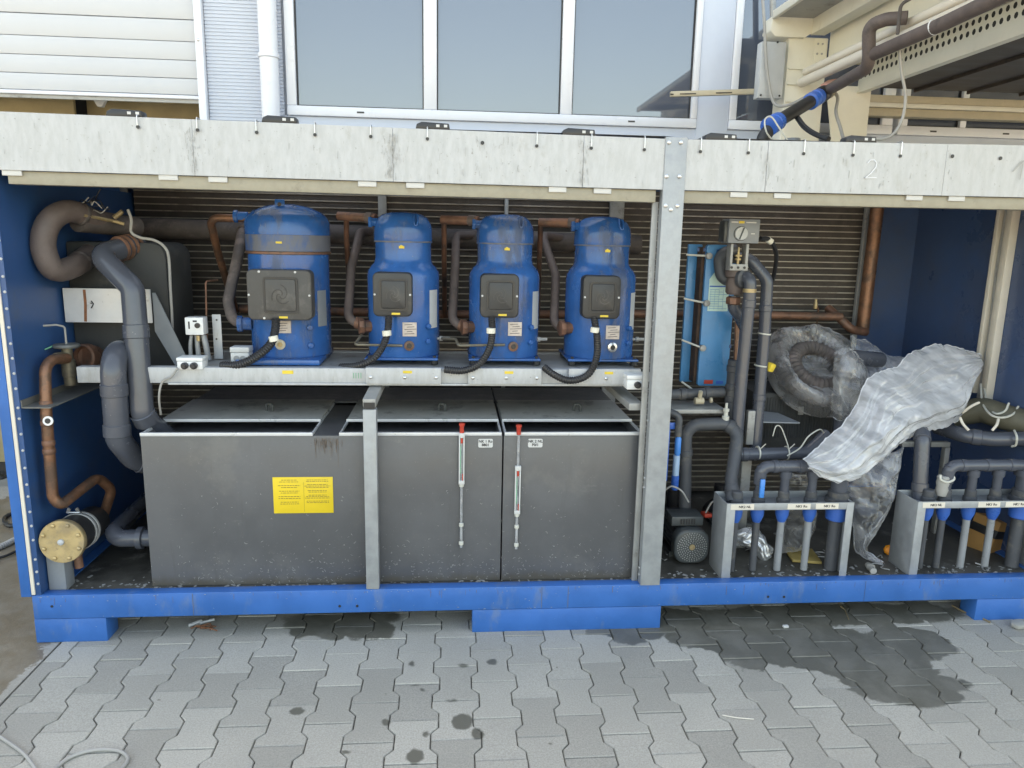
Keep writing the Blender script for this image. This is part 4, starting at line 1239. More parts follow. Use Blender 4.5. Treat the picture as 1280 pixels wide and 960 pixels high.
def small_compressor():
    ax, ay = -0.212, 0.42
    t = thing('compressor', 'blue scroll compressor beside the largest one, second from left on the shelf', 'compressor', (ax, ay, 1.076), 'small blue compressors on the shelf')
    b = MB(); b.lathe([(0.150, 1.105), (0.153, 1.115), (0.153, 1.440), (0.150, 1.458), (0.138, 1.478), (0.124, 1.492), (0.118, 1.512), (0.118, 1.578), (0.1185, 1.590)], (ax, ay, 0), n=48); b.build('shell', 'blue_comp', t, smooth=50)
    b = MB(); b.lathe([(0.1215, 1.582), (0.123, 1.588), (0.122, 1.634), (0.118, 1.655), (0.106, 1.678), (0.085, 1.694), (0.055, 1.702), (0.001, 1.705)], (ax, ay, 0), n=48)
    cap = b.build('cap', 'blue_comp', t, smooth=50)
    b = MB(); b.lathe([(0.1222, 0), (0.1232, 0.003), (0.1222, 0.006)], (ax, ay, 1.579), n=48, cap=False); b.build('weld_ring', 'blue_dusty', cap)
    b = MB(); b.tube([(ax+0.052, ay-0.085, 1.690), (ax+0.050, ay-0.105, 1.665), (ax+0.060, ay-0.112, 1.64), (ax+0.068, ay-0.105, 1.665), (ax+0.066, ay-0.085, 1.690)], 0.004, 8, bend=0.008); b.build('lifting_eye', 'blue_comp', cap)
    b = MB(); b.box(ax-0.155, ax+0.150, ay-0.150, ay+0.150, 1.094, 1.104); b.build('base_plate', 'blue_comp', t, bevel=0.003)
    b = MB()
    for sx in (-1, 1):
        for sy in (-1, 1): b.lathe([(0.016, 1.0765), (0.016, 1.0935)], (ax+sx*0.135, ay+sy*0.13, 0), n=10); b.lathe([(0.008, 1.1045), (0.008, 1.112)], (ax+sx*0.135, ay+sy*0.13, 0), n=6)
    b.build('rubber_foot', 'rubber', t)
    terminal_box(t, ax-0.032, ay-0.200, 1.372, 0.158, 0.178, 'cover', 0.098, 0.112, 0.004)
    b = MB(); b.box(ax+0.004, ax+0.062, ay-0.1565, ay-0.150, 1.197, 1.255); s_ = b.build('paper_sticker', 'sticker', t, bevel=0.001)
    b = MB()
    for k in range(5): b.ribbon([(ax+0.012+0.01*(k % 2), 1.245-0.0095*k), (ax+0.045+0.008*(k % 3), 1.245-0.0095*k+0.002)], 0.0022, ay-0.1570, 0.0008)
    b.build('scribble', 'ink', s_, smooth=0)
    b = MB()
    a0, a1 = R(-42), R(-20)
    n = 6
    pts = [(ax+0.1535*math.cos(a0+(a1-a0)*k/n), ay+0.1535*math.sin(a0+(a1-a0)*k/n)) for k in range(n+1)]
    vs = [(x, y, z) for z in (1.225, 1.385) for x, y in pts]
    b.add(vs, [(k, k+1, n+2+k, n+1+k) for k in range(n)])
    pl = b.build('type_plate', 'grey_box_light', t, smooth=60)
    b = MB(); b.lathe([(0.019, 0), (0.021, 0.004), (0.021, 0.010), (0.013, 0.013)], (ax+0.030, ay-0.150, 1.158), (0.15, -1, 0), 16)
    sgl = b.build('sight_glass', 'steel', t); b = MB(); b.lathe([(0.011, 0.0132), (0.010, 0.015)], (ax+0.030, ay-0.150, 1.158), (0.15, -1, 0), 12); b.build('glass_disc', 'black', sgl)
    for dx, z in ((0.105, 1.235), (0.102, 1.172)):
        b = MB(); b.lathe([(0.012, -0.03), (0.012, 0.014), (0.008, 0.018)], (ax+dx, ay-0.112, z), (0.6, -0.8, 0), 6); b.build('plug', 'blue_comp', t)
    b = MB(); b.lathe([(0.019, 0), (0.019, 0.026), (0.024, 0.028), (0.024, 0.042)], (ax-0.100, ay-0.02, 1.660), (-1, 0, 0), 6); b.build('discharge_port', 'blue_comp', t, bevel=0.002)
    b = MB(); b.lathe([(0.026, 0), (0.026, 0.03), (0.034, 0.033), (0.034, 0.055)], (ax-0.132, ay-0.06, 1.227), (-1, -0.25, 0), 8); b.build('suction_port', 'copper_old', t, bevel=0.002)
    b = MB(); b.lathe([(0.006, 0), (0.006, 0.003)], (ax, ay-0.1190, 1.563), (0, -1, 0), 10); b.box(ax-0.010, ax+0.012, ay-0.1215, ay-0.1188, 1.555, 1.565); b.build('yellow_sticker', 'yellow_mark', t)
    return t
sc1 = small_compressor()
sc2 = dup_tree(sc1, None, (0.434, 0, 0.0))
sc2['label'] = 'blue scroll compressor in the middle of the three small ones on the shelf'
sc3 = dup_tree(sc1, None, (0.857, 0, 0.0))
sc3['label'] = 'blue scroll compressor at the right end of the shelf, next to the galvanised post'

for o in [x for s_ in (sc1, sc2) for x in KIDS(s_) if x.name.startswith('sight_glass')]:
    o.material_slots[0].link = 'OBJECT'; o.material_slots[0].material = M['copper_old']
for s_, dx, rz in ((sc2, 0.004, 0.05), (sc3, -0.003, -0.04)):
    for x in KIDS(s_):
        if x.name.startswith('paper_sticker'): x.location.x += dx; x.location.z += dx*1.5
ax, ay = -0.695, 0.44
bc = thing('large_compressor', 'largest blue compressor with dusty cap, at the left end of the shelf', 'compressor', (ax, ay, 1.07))
b = MB(); b.lathe([(0.163, 1.10), (0.166, 1.11), (0.166, 1.530)], (ax, ay, 0), n=56); b.build('shell', 'blue_comp', bc)
b = MB(); b.lathe([(0.170, 1.522), (0.175, 1.524), (0.175, 1.532), (0.170, 1.534)], (ax, ay, 0), n=56); b.build('weld_ring', 'copper_old', bc)
b = MB(); b.lathe([(0.172, 1.5345), (0.173, 1.60)], (ax, ay, 0), n=56, cap=False); b.build('dusty_band', 'blue_dusty', bc)
b = MB(); b.lathe([(0.173, 1.6005), (0.173, 1.652), (0.165, 1.672), (0.140, 1.695), (0.09, 1.716), (0.04, 1.725), (0.001, 1.727)], (ax, ay, 0), n=56); cp = b.build('cap', 'blue_comp', bc, smooth=50)
b = MB(); b.box(ax-0.030, ax+0.010, ay-0.090, ay-0.082, 1.695, 1.742); b.build('lifting_lug', 'blue_comp', cp, bevel=0.004)
b = MB(); b.lathe([(0.008, 0), (0.008, 0.002)], (ax-0.010, ay-0.0902, 1.722), (0, -1, 0), 12); b.build('lug_hole', 'black', cp)
b = MB(); b.box(ax-0.185, ax+0.150, ay-0.205, ay+0.16, 1.0768, 1.099); b.build('base_plate', 'blue_comp', bc, bevel=0.003)
tb = terminal_box(bc, ax+0.005, ay-0.225, 1.364, 0.252, 0.200, 'cover_dusty', 0.120, 0.128, 0.006)
b = MB()
for dx, dz in ((-0.075, 0.092), (0.065, 0.092), (-0.062, -0.092)): b.lathe([(0.005, 0), (0.005, 0.002), (0.002, 0.003)], (ax+0.005+dx, ay-0.2254, 1.364+dz), (0, -1, 0), 8)
b.build('screw', 'label', tb)
b = MB(); b.box(ax-0.035, ax+0.033, ay-0.1715, ay-0.160, 1.205, 1.256); s_ = b.build('paper_sticker', 'sticker', bc, bevel=0.001)
b = MB()
for k in range(4): b.ribbon([(ax-0.026, 1.245-0.010*k), (ax+0.020-0.006*(k % 2), 1.246-0.010*k)], 0.0022, ay-0.1720, 0.0008)
b.build('scribble', 'ink', s_, smooth=0)
b = MB(); b.lathe([(0.019, 0), (0.021, 0.004), (0.021, 0.010), (0.013, 0.013)], (ax-0.012, ay-0.164, 1.158), (0, -1, 0), 16); sgl = b.build('sight_glass', 'cream_d', bc)
b = MB(); b.lathe([(0.011, 0.0132), (0.010, 0.015)], (ax-0.012, ay-0.164, 1.158), (0, -1, 0), 12); b.build('glass_disc', 'brass', sgl)
for dx, z in ((0.098, 1.225), (0.100, 1.150)):
    b = MB(); b.lathe([(0.014, -0.03), (0.014, 0.014), (0.009, 0.018)], (ax+dx, ay-0.128, z), (0.55, -0.83, 0), 6); b.build('plug', 'blue_comp', bc)
b = MB()
n = 6; a0, a1 = R(-38), R(-18)
pts = [(ax+0.1668*math.cos(a0+(a1-a0)*k/n), ay+0.1668*math.sin(a0+(a1-a0)*k/n)) for k in range(n+1)]
b.add([(x, y, z) for z in (1.225, 1.375) for x, y in pts], [(k, k+1, n+2+k, n+1+k) for k in range(n)])
b.build('type_plate', 'grey_box', bc, smooth=60)
b = MB(); b.lathe([(0.019, 0), (0.019, 0.04), (0.025, 0.042), (0.025, 0.058)], (ax-0.155, ay-0.02, 1.672), (-1, 0, 0), 8); b.build('discharge_port', 'blue_comp', bc, bevel=0.002)
b = MB(); b.lathe([(0.026, 0), (0.026, 0.035), (0.034, 0.038), (0.034, 0.058)], (ax-0.145, ay-0.08, 1.232), (-1, -0.1, 0), 8); b.build('suction_port', 'blue_comp', bc, bevel=0.002)
b = MB(); b.box(ax-0.012, ax+0.012, ay-0.1755, ay-0.1732, 1.566, 1.574); b.build('yellow_sticker', 'yellow_mark', bc)

# pipework of the compressors
def pipe(name, pts, r, mat, lab, cat='pipe', bend=0.05, n=16, group=None, collars=(), cmat=None, cr=1.13, cl=0.05):
    """one pipe run; collars are sockets given as fractions of the run's length"""
    P = fillet(pts, bend, 7)
    b = MB(); b.tube(P, r, n)
    if not collars:
        return tag(b.build(name, mat), lab, cat, group)
    t = thing(name, lab, cat, tuple(P[-1]), group)
    b.build('run', mat, t)
    L = [0]
    for a, c in zip(P, P[1:]): L.append(L[-1]+(c-a).length)
    for f in collars:
        s = f*L[-1]
        j = max(i for i in range(len(L)-1) if L[i] <= s)
        d = (P[j+1]-P[j]).normalized()
        q = P[j]+d*(s-L[j])
        b = MB(); b.lathe([(r*1.005, -cl/2), (r*cr, -cl/2+0.003), (r*cr, cl/2-0.003), (r*1.005, cl/2)], q, d, n, cap=False)
        b.build('socket', cmat or mat, t)
    return t
pipe('suction_header', [(-1.527,0.860,1.621), (-0.897,0.860,1.612), (-0.025,0.860,1.599), (0.924,0.860,1.586)], 0.047, 'foam', 'thick dark insulated header pipe running along the coil behind the compressors', bend=0, n=18)
pipe('liquid_header', [(-1.053,0.950,1.236), (-0.025,0.950,1.220), (1.220,0.950,1.239), (2.054,0.950,1.231)], 0.021, 'copper_old', 'tarnished copper header pipe low along the coil behind the compressors', bend=0)
pipe('suction_pipe', [(-0.911,0.800,1.626), (-0.943,0.660,1.609), (-0.930,0.520,1.500), (-0.951,0.420,1.321), (-0.930,0.400,1.229), (-0.846,0.420,1.231)], 0.023, 'foam', 'dark insulated suction pipe at the left of the largest compressor', bend=0.05, collars=(0.16,), cr=1.4, cl=0.07)
pipe('discharge_pipe', [(-0.858,0.420,1.664), (-1.016,0.450,1.665), (-1.041,0.620,1.509), (-1.045,0.800,1.304), (-1.062,0.900,1.233)], 0.0165, 'copper', 'bare copper pipe bending from the cap of the largest compressor', bend=0.06)
suc = [([(-0.384,0.840,1.622), (-0.432,0.740,1.620), (-0.450,0.550,1.462), (-0.449,0.400,1.247), (-0.355,0.380,1.223)], 'second compressor from the left'),
       ([(0.098,0.840,1.616), (0.013,0.740,1.614), (0.009,0.550,1.470), (-0.004,0.400,1.235), (0.089,0.380,1.221)], 'third compressor from the left'),
       ([(0.528,0.840,1.610), (0.421,0.740,1.622), (0.465,0.550,1.441), (0.441,0.400,1.229), (0.530,0.380,1.218)], 'fourth compressor from the left')]
for pts, w in suc:
    pipe('suction_pipe', pts, 0.0195, 'foam_dusty', 'brownish insulated suction pipe curving into the left side of the '+w, bend=0.055, collars=(0.93,), cmat='copper_old', cr=1.35, cl=0.03)
dis = [([(-0.325,0.420,1.676), (-0.490,0.480,1.684)], [(-0.455,0.470,1.678), (-0.468,0.550,1.583), (-0.482,0.700,1.419), (-0.511,0.900,1.224)], 'second'),
       ([(0.107,0.420,1.675), (-0.051,0.480,1.677)], [(-0.040,0.470,1.673), (-0.041,0.600,1.520), (-0.041,0.900,1.217)], 'third'),
       ([(0.541,0.420,1.674), (0.374,0.480,1.675)], [(0.380,0.470,1.672), (0.393,0.600,1.510), (0.427,0.900,1.223)], 'fourth')]
for a, c, w in dis:
    t = thing('discharge_pipe', 'copper discharge pipe with a thinner dropper at the cap of the %s compressor from left' % w, 'pipe', a[0])
    b = MB(); b.tube(a, 0.0195, 14); b.build('stub', 'copper_old', t)
    b = MB(); b.tube(fillet(c, 0.05), 0.0115, 10); b.build('dropper', 'copper_old', t)
    b = MB(); p0, p1 = Vector(a[0]), Vector(a[1]); b.lathe([(0.020, 0), (0.0235, 0.003), (0.0235, 0.03), (0.020, 0.033)], p0.lerp(p1, 0.08), p1-p0, 14); b.build('brazed_sleeve', 'foam_dusty', t)
pipe('oil_pipe', [(-0.209,0.265,1.158), (-0.403,0.240,1.164), (-0.384,0.330,1.192)], 0.0055, 'old_brass', 'thin bent oil pipe at the sight glass of the second compressor', bend=0.012, n=8)
pipe('oil_pipe', [(0.218,0.265,1.165), (0.023,0.250,1.162), (0.013,0.300,1.182), (-0.048,0.360,1.177)], 0.0055, 'old_brass', 'thin bent oil pipe at the sight glass of the third compressor', bend=0.012, n=8)
for p, w in (((-0.049,0.380,1.174), 'second and third'), ((0.376,0.380,1.174), 'third and fourth'), ((0.814,0.380,1.178), 'fourth compressor and the post')):
    b = MB(); b.lathe([(0.006, -0.03), (0.006, -0.01), (0.011, -0.009), (0.011, 0.004), (0.007, 0.006), (0.007, 0.035)], p, (1, 0.1, 0), 8)
    tag(b.build('service_valve', 'galv_dull'), 'small steel service valve between the '+(w if 'post' in w else w+' compressors'), 'valve')
def conduit(pts, lab, r=0.0155):
    b = MB(); b.corrugated(spline(pts), r, 0.010, 0.16, 12)
    return tag(b.build('conduit', 'black'), lab, 'cable conduit', 'black corrugated conduits of the compressors')
conduit([(-0.706,0.210,1.272), (-0.708,0.200,1.228), (-0.727,0.190,1.171), (-0.784,0.185,1.120), (-0.856,0.190,1.086), (-0.928,0.210,1.079)], 'black corrugated conduit drooping from the largest compressor to the shelf', 0.018)
conduit([(-0.260,0.220,1.282), (-0.263,0.210,1.231), (-0.279,0.200,1.174), (-0.317,0.190,1.119), (-0.383,0.200,1.084), (-0.463,0.240,1.070)], 'black corrugated conduit drooping from the second compressor to the shelf')
conduit([(0.158,0.220,1.287), (0.160,0.200,1.227), (0.149,0.170,1.165), (0.110,0.145,1.106), (0.045,0.140,1.077), (-0.032,0.160,1.076)], 'black corrugated conduit drooping from the third compressor over the shelf edge')
conduit([(0.584,0.220,1.288), (0.593,0.190,1.215), (0.588,0.150,1.138), (0.560,0.130,1.075), (0.514,0.125,1.046), (0.462,0.125,1.042), (0.409,0.130,1.064), (0.373,0.160,1.089)], 'black corrugated conduit hanging below the shelf edge from the fourth compressor')
# conduit ties
for p, d, w in (((-0.712,0.165,1.194), (0.2, 0, -1), 'largest'), ((-0.267,0.183,1.218), (0.1, 0, -1), 'second'), ((0.155,0.175,1.233), (0, 0, -1), 'third'), ((0.584,0.175,1.240), (0.1, 0, 1), 'rightmost')):
    b = MB(); b.lathe([(0.0165, -0.011), (0.0185, -0.010), (0.0185, 0.010), (0.0165, 0.011)], Vector(p)+Vector((0, 0.018, 0)), d, 12)
    tag(b.build('cable_marker', 'cream'), 'cream marker sleeve on the black conduit of the %s compressor' % w, 'cable marker', 'cream markers on the conduits')
# small boxes on the shelf
def jbox(lab, px0, px1, z0, z1, Y, x0, x1, mat, dark=(), knock=0, depth=0.06):
    t = thing('junction_box', lab, 'junction box', ((x0+x1)/2, Y, z0))
    b = MB(); b.box(x0, x1, Y, Y+depth, z0, z0+(z1-z0)*0.68); b.build('box', mat, t, bevel=0.003)
    b = MB(); b.box(x0-0.002, x1+0.002, Y-0.002, Y+depth+0.002, z0+(z1-z0)*0.69, z1); b.build('lid', mat, t, bevel=0.004)
    for fx in dark:
        b = MB(); xx = x0+(x1-x0)*fx; b.lathe([(0.014, 0), (0.014, 0.012), (0.009, 0.014), (0.009, 0.024)], (xx, Y, z0+(z1-z0)*0.34), (0, -1, 0), 12); b.build('gland', 'black', t)
    if knock:
        for fx in (0.33, 0.67):
            b = MB(); b.lathe([(0.012, 0), (0.012, 0.0015), (0.0105, 0.0015), (0.0105, 0.0003)], (x0+(x1-x0)*fx, Y-0.0002, z0+(z1-z0)*0.36), (0, -1, 0), 14); b.build('knockout', 'grey_box', t)
    return t
jbox('white junction box with two black glands, at the left end of the shelf', 0, 0, 1.069, 1.117, 0.17, -1.087, -0.989, 'white', (0.32, 0.68), depth=0.07)
jbox('grey junction box with round knockouts left of the largest compressor', 0, 0, 1.0765, 1.150, 0.24, -0.900, -0.827, 'grey_box_light', (), 1, depth=0.06)
jbox('white junction box with black knobs on the shelf end beside the post', 0, 0, 1.010, 1.070, 0.09, 0.705, 0.817, 'white', (0.38, 0.80), depth=0.085)
ps = thing('pressure_switch', 'white pressure switch on a galvanised bracket left of the largest compressor', 'switch', (-1.064,0.320,1.190))
b = MB(); b.box(-1.100, -1.026, 0.32, 0.38, 1.187, 1.260); b.build('case', 'white', ps, bevel=0.004)
b = MB(); b.lathe([(0.011, 0), (0.011, 0.006)], (-1.049,0.320,1.227), (0, -1, 0), 14); b.build('dial', 'black', ps)
b = MB(); b.box(-1.086, -1.080, 0.319, 0.3198, 1.213, 1.243); b.box(-1.067, -1.051, 0.319, 0.3198, 1.241, 1.248); b.build('marking', 'ink', ps)
b = MB(); b.box(-1.012, -0.976, 0.39, 0.396, 1.0765, 1.266); b.build('bracket', 'galv', ps, bevel=0.001)
b = MB()
for y in (401, 425): b.lathe([(0.004, 0), (0.004, 0.002)], (lambda p: (p[0], 0.3895, p[2]))((-0.993,0.360,1.243) if y == 401 else (-0.998,0.360,1.162)), (0, -1, 0), 8)
b.build('bracket_hole', 'black', ps)
b = MB()
for dx, r_ in ((-0.018, 0.008), (0.004, 0.010), (0.03, 0.012)): b.tube(spline([(-1.068+dx, 0.35, 1.182), (-1.068+dx*1.3, 0.345, 1.142), (-1.068+dx*1.5, 0.35, 1.08)]), r_, 10)
b.build('cable', 'pvc_light', ps)
b = MB(); b.lathe([(0.008, 0), (0.008, 0.022)], (-1.053,0.330,1.162), (0, 0, 1), 8); b.build('ferrule', 'brass', ps)
pipe('capillary', [(-1.050,0.420,1.101), (-1.038,0.420,1.401), (-1.014,0.500,1.404)], 0.0042, 'copper_old', 'thin copper capillary rising from the pressure switch', bend=0.012, n=8)
wire('sensor_cable', [(-1.082,0.160,1.077), (-1.110,0.165,1.041), (-1.147,0.170,1.020), (-1.164,0.170,0.962), (-1.175,0.200,0.879)], 0.0045, 'cable', 'thin grey cable hooked over the shelf edge near the tall grey pipe', n=8)

# ================================================================== LEFT END EQUIPMENT
ev = thing('evaporator_box', 'black foam clad evaporator box at the left end above the shelf beam', 'heat exchanger', (-1.3, 0.8, 1.05))
xa, xb_ = -1.597, -1.197
za, zb_ = 1.02, 1.558
w, h = xb_-xa, zb_-za
pr = [(xa, za), (xb_, za)]+[(xb_-0.06+0.06*math.cos(R(a)), zb_-0.06+0.06*math.sin(R(a))) for a in range(0, 91, 15)]+[(xa, zb_)]
b = MB(); b.prism(pr, (0, 0.43, 0), XV, ZV, (0, 0.30, 0)); b.build('foam_cladding', 'foam_black', ev, bevel=0.012, seg=2)
b = MB(); b.box(-1.588, -1.243, 0.36, 0.364, 1.231, 1.370); pl = b.build('cover_plate', 'galv_rim', ev)
b = MB(); b.ribbon([(-1.503, 1.365), (-1.503, 1.306), (-1.509, 1.234)], 0.011, 0.3592, 0.0008); b.build('rust_streak', 'rust', pl)
b = MB(); b.tube([(-1.479,0.358,1.320), (-1.471,0.358,1.307), (-1.481,0.358,1.290)], 0.0022, 6); b.tube([(-1.483,0.358,1.310), (-1.470,0.358,1.310)], 0.002, 6); b.build('ink_mark', 'ink', pl)
b = MB(); b.prism([(0, 0), (0.012, 0), (0.145, -0.33), (0.085, -0.33), (0, -0.16)], (-1.240,0.370,1.355), XV, ZV, (0, 0.006, 0)); b.build('gusset', 'grey_box', ev)
wire('sensor_wire', [(-1.322,0.400,1.689), (-1.312,0.400,1.648), (-1.316,0.400,1.600), (-1.287,0.410,1.578), (-1.236,0.415,1.569), (-1.198,0.420,1.544), (-1.182,0.420,1.498), (-1.184,0.420,1.372), (-1.186,0.420,1.237), (-1.194,0.420,1.083)], 0.006, 'cable', 'grey sensor wire clipped round the edge of the black evaporator box', n=8)
pipe('return_bend', spline([(-1.408,0.660,1.624), (-1.458,0.430,1.642), (-1.494,0.290,1.675), (-1.534,0.215,1.636), (-1.556,0.190,1.545), (-1.540,0.210,1.455), (-1.513,0.300,1.458), (-1.505,0.450,1.508)], 7), 0.0435, 'foam_dusty', 'fat brown insulated return bend at the far left of the evaporator', bend=0, n=22, collars=(0.36, 0.90), cmat='foam', cr=1.06, cl=0.02)
pipe('insulated_pipe', [(-1.494,0.340,1.639), (-1.385,0.620,1.621)], 0.044, 'foam', 'dark foam covered pipe stub behind the brown return bend', bend=0)
b = MB(); b.tube([(-1.452,0.300,1.661), (-1.406,0.440,1.644), (-1.367,0.460,1.632)], 0.007, 8); b.tube([(-1.395,0.440,1.657), (-1.361,0.440,1.683)], 0.010, 8)
tag(b.build('drain_valve', 'brass'), 'small brass valve on a thin tube above the evaporator box', 'valve')
tw = thing('wire_bunch', 'bunch of loose thin wires above the brown return bend', 'wires', (-1.468,0.350,1.706))
for k in range(7):
    pts = [Vector((-1.521,0.350,1.695))+Vector((0.02*k*0.7, 0, 0.004*k))]
    for q in range(4): pts.append(pts[-1]+Vector((rr.uniform(0.005, 0.035), rr.uniform(-0.02, 0.02), rr.uniform(-0.03, 0.03))))
    b = MB(); b.tube(spline(pts, 5), 0.0022, 6); b.build('wire', 'cable' if k % 2 else 'black', tw)
# grey pvc water pipes into the tank's left side
pipe('grey_water_pipe', [(-1.335,0.500,1.550), (-1.400,0.290,1.507), (-1.261,0.240,1.383), (-1.234,0.170,0.880), (-1.196,0.350,0.724)], 0.0445, 'pvc', 'tall grey plastic pipe dropping from the evaporator to the wide tank', bend=0.055, n=24, collars=(0.05, 0.50, 0.80), cr=1.10, cl=0.055)
b = MB()
for k in range(4): b.lathe([(0.046, -0.006), (0.052, -0.004), (0.052, 0.004), (0.046, 0.006)], Vector((-1.366,0.400,1.531)).lerp(Vector((-1.337,0.470,1.544)), k/3), Vector((-1.337,0.470,1.544))-Vector((-1.366,0.400,1.531)), 22)
tag(b.build('pipe_union', 'copper_old'), 'ribbed brown union where the tall grey pipe meets the evaporator', 'pipe union')
pipe('grey_water_pipe', [(-1.349,0.420,1.113), (-1.311,0.128,1.141), (-1.318,0.128,0.799), (-1.292,0.240,0.652), (-1.165, 0.30, 0.69)], 0.0465, 'pvc', 'shorter grey plastic pipe bending down behind the tall one', bend=0.085, n=24, collars=(0.44, 0.62, 0.86), cr=1.09, cl=0.05)
pipe('grey_drain_pipe', [(-1.478,0.750,0.328), (-1.412,0.220,0.366), (-1.376,0.200,0.349), (-1.165, 0.20, 0.352)], 0.036, 'pvc', 'grey drain pipe with a ribbed union low on the wide tank', bend=0.05, n=20, collars=(0.84, 0.93), cr=1.3, cl=0.028)
# copper line, valve and filter at far left
cl = pipe('copper_line', [(-1.525,0.220,1.103), (-1.549,0.105,1.115), (-1.543,0.065,0.906), (-1.546,0.055,0.582), (-1.525,0.065,0.546), (-1.481,0.280,0.591), (-1.456,0.340,0.514), (-1.506,0.340,0.384)], 0.0205, 'copper', 'winding copper pipe from the hand valve down to the filter shell', bend=0.06, collars=(0.235, 0.30, 0.37, 0.40), cmat='copper_old', cr=1.12, cl=0.022)
b = MB(); b.lathe([(0.012, 0), (0.018, 0.002), (0.018, 0.008), (0.010, 0.009)], Vector((-1.524,0.042,0.893)), (0.1, -1, 0.1), 18)
sr = tag(b.build('sight_ring', 'white'), 'white ring of a sight glass on the winding copper pipe', 'sight glass')
b = MB(); b.lathe([(0.0105, 0.009), (0.0100, 0.0098)], Vector((-1.524,0.042,0.893)), (0.1, -1, 0.1), 14); b.build('glass_disc', 'black', sr)
hv = thing('hand_valve', 'old brass hand valve with disc top at the far left', 'valve', (-1.538,0.250,0.987))
p = Vector((-1.538,0.250,0.990))
b = MB(); b.lathe([(0.020, 0), (0.022, 0.02), (0.022, 0.035), (0.026, 0.037), (0.026, 0.10), (0.020, 0.105), (0.020, 0.15)], p, n=16); b.build('body', 'old_brass', hv)
b = MB(); b.lathe([(0.02, 0.150), (0.046, 0.152), (0.050, 0.158), (0.046, 0.166), (0.012, 0.168)], p, n=22); b.build('disc_top', 'ledge', hv)
b = MB(); b.tube([p+Vector((0.0, 0, 0.166)), p+Vector((0.0, 0, 0.235)), p+Vector((-0.02, -0.02, 0.245)), p+Vector((-0.11, -0.05, 0.24)), p+Vector((-0.12, -0.05, 0.19))], 0.004, 8, bend=0.012); b.build('wire_handle', 'cable', hv)
b = MB(); b.lathe([(0.020, 0), (0.020, 0.03), (0.013, 0.032)], p+Vector((-0.01, -0.02, 0.118)), (-0.4, -1, 0), 14); b.build('side_boss', 'old_brass', hv)
b = MB(); b.lathe([(0.048, 0), (0.055, 0.003), (0.055, 0.03), (0.045, 0.034), (0.045, 0.012)], (-1.516,0.380,1.084), (-0.35, -1, 0.1), 24); b.cyl((-1.516,0.380,1.084), (-1.541,0.600,1.066), 0.045, 20)
tag(b.build('copper_end', 'copper_old'), 'wide copper pipe end beside the hand valve', 'pipe')
pipe('green_wire', [(-1.596,0.200,1.141), (-1.573,0.240,1.154), (-1.514,0.230,1.140)], 0.003, 'green', 'thin green wire at the hand valve', bend=0.01, n=6)
fs = thing('filter_shell', 'black cylindrical filter with a brass bolted end flange, lower left', 'filter', (-1.492,0.100,0.301))
p0, p1 = Vector((-1.511,0.030,0.414)), Vector((-1.512,0.340,0.391))
ax_ = (p1-p0)
b = MB(); b.lathe([(0.062, 0.012), (0.073, 0.014), (0.073, ax_.length*0.36), (0.066, ax_.length*0.80), (0.045, ax_.length*0.86)], p0, ax_, 28); b.build('shell', 'rubber', fs)
b = MB(); b.lathe([(0.0835, -0.014), (0.085, -0.012), (0.085, 0.010), (0.0835, 0.012)], p0, ax_, 36); fl = b.build('end_flange', 'brass', fs)
u, w_ = basis(ax_)
b = MB()
for k in range(8):
    a = 2*PI*(k+0.5)/8
    b.lathe([(0.008, 0), (0.008, 0.007), (0.004, 0.009)], p0-ax_.normalized()*0.0135+(u*math.cos(a)+w_*math.sin(a))*0.070, -ax_, 6)
b.build('flange_bolt', 'brass', fl)
b = MB(); b.lathe([(0.012, 0), (0.012, 0.008), (0.006, 0.012)], p0-ax_.normalized()*0.0135, -ax_, 8); b.build('centre_plug', 'galv', fl)
b = MB()
for s in (0.36, 0.44): b.lathe([(0.0735, -0.006), (0.077, -0.005), (0.077, 0.005), (0.0735, 0.006)], p0+ax_*s, ax_, 28)
b.build('strap', 'galv_dull', fs)
b = MB(); q = p0+ax_*0.40+Vector((-0.01, -0.01, 0.082)); b.cyl(q+Vector((-0.025, 0, 0)), q+Vector((0.025, 0, 0)), 0.004, 8); b.obox(q+Vector((-0.018, 0, 0.008)), (0.012, 0.006, 0.024), (0, 0.4, 0)); b.obox(q+Vector((0.018, 0, 0.008)), (0.012, 0.006, 0.024), (0, -0.4, 0)); b.build('wing_bolt', 'steel', fs)
b = MB(); b.box(-1.595, -1.529, 0.052, 0.12, 0.193, 0.366); b.build('foot_bracket', 'grey_box', fs, bevel=0.002)
b = MB(); b.tube([(-1.500,0.160,0.386), (-1.510,0.120,0.313), (-1.508,0.120,0.261)], 0.017, 12, bend=0.02); b.build('drain_stub', 'copper_old', fs)

# ================================================================== RIGHT END EQUIPMENT
hx = thing('plate_heat_exchanger', 'turquoise blue plate heat exchanger with a pale data label behind the grey pipes', 'heat exchanger', (1.2, 0.6, 0.93))
zb_, zt_ = 0.934, 1.594
b = MB(); b.box(1.106, 1.174, 0.655, 0.675, zb_, zt_); b.build('rear_plate', 'turq', hx, bevel=0.004)
b = MB()
xp0, xp1 = 1.148, 1.181
for k in range(9): b.box(xp0, xp1+0.14, 0.585+0.0075*k, 0.590+0.0075*k, zb_+0.012, zt_-0.012)
b.build('plate_pack', 'rusty_core', hx, smooth=0)
b = MB(); b.prism(rrect(1.306-1.160, zt_-zb_, 0.012), ((1.306+1.160)/2, 0.555, (zt_+zb_)/2), XV, ZV, (0, 0.024, 0)); b.build('front_plate', 'turq', hx, bevel=0.003)
b = MB(); lx0, lx1, lz0, lz1 = 1.182, 1.278, 1.290, 1.467
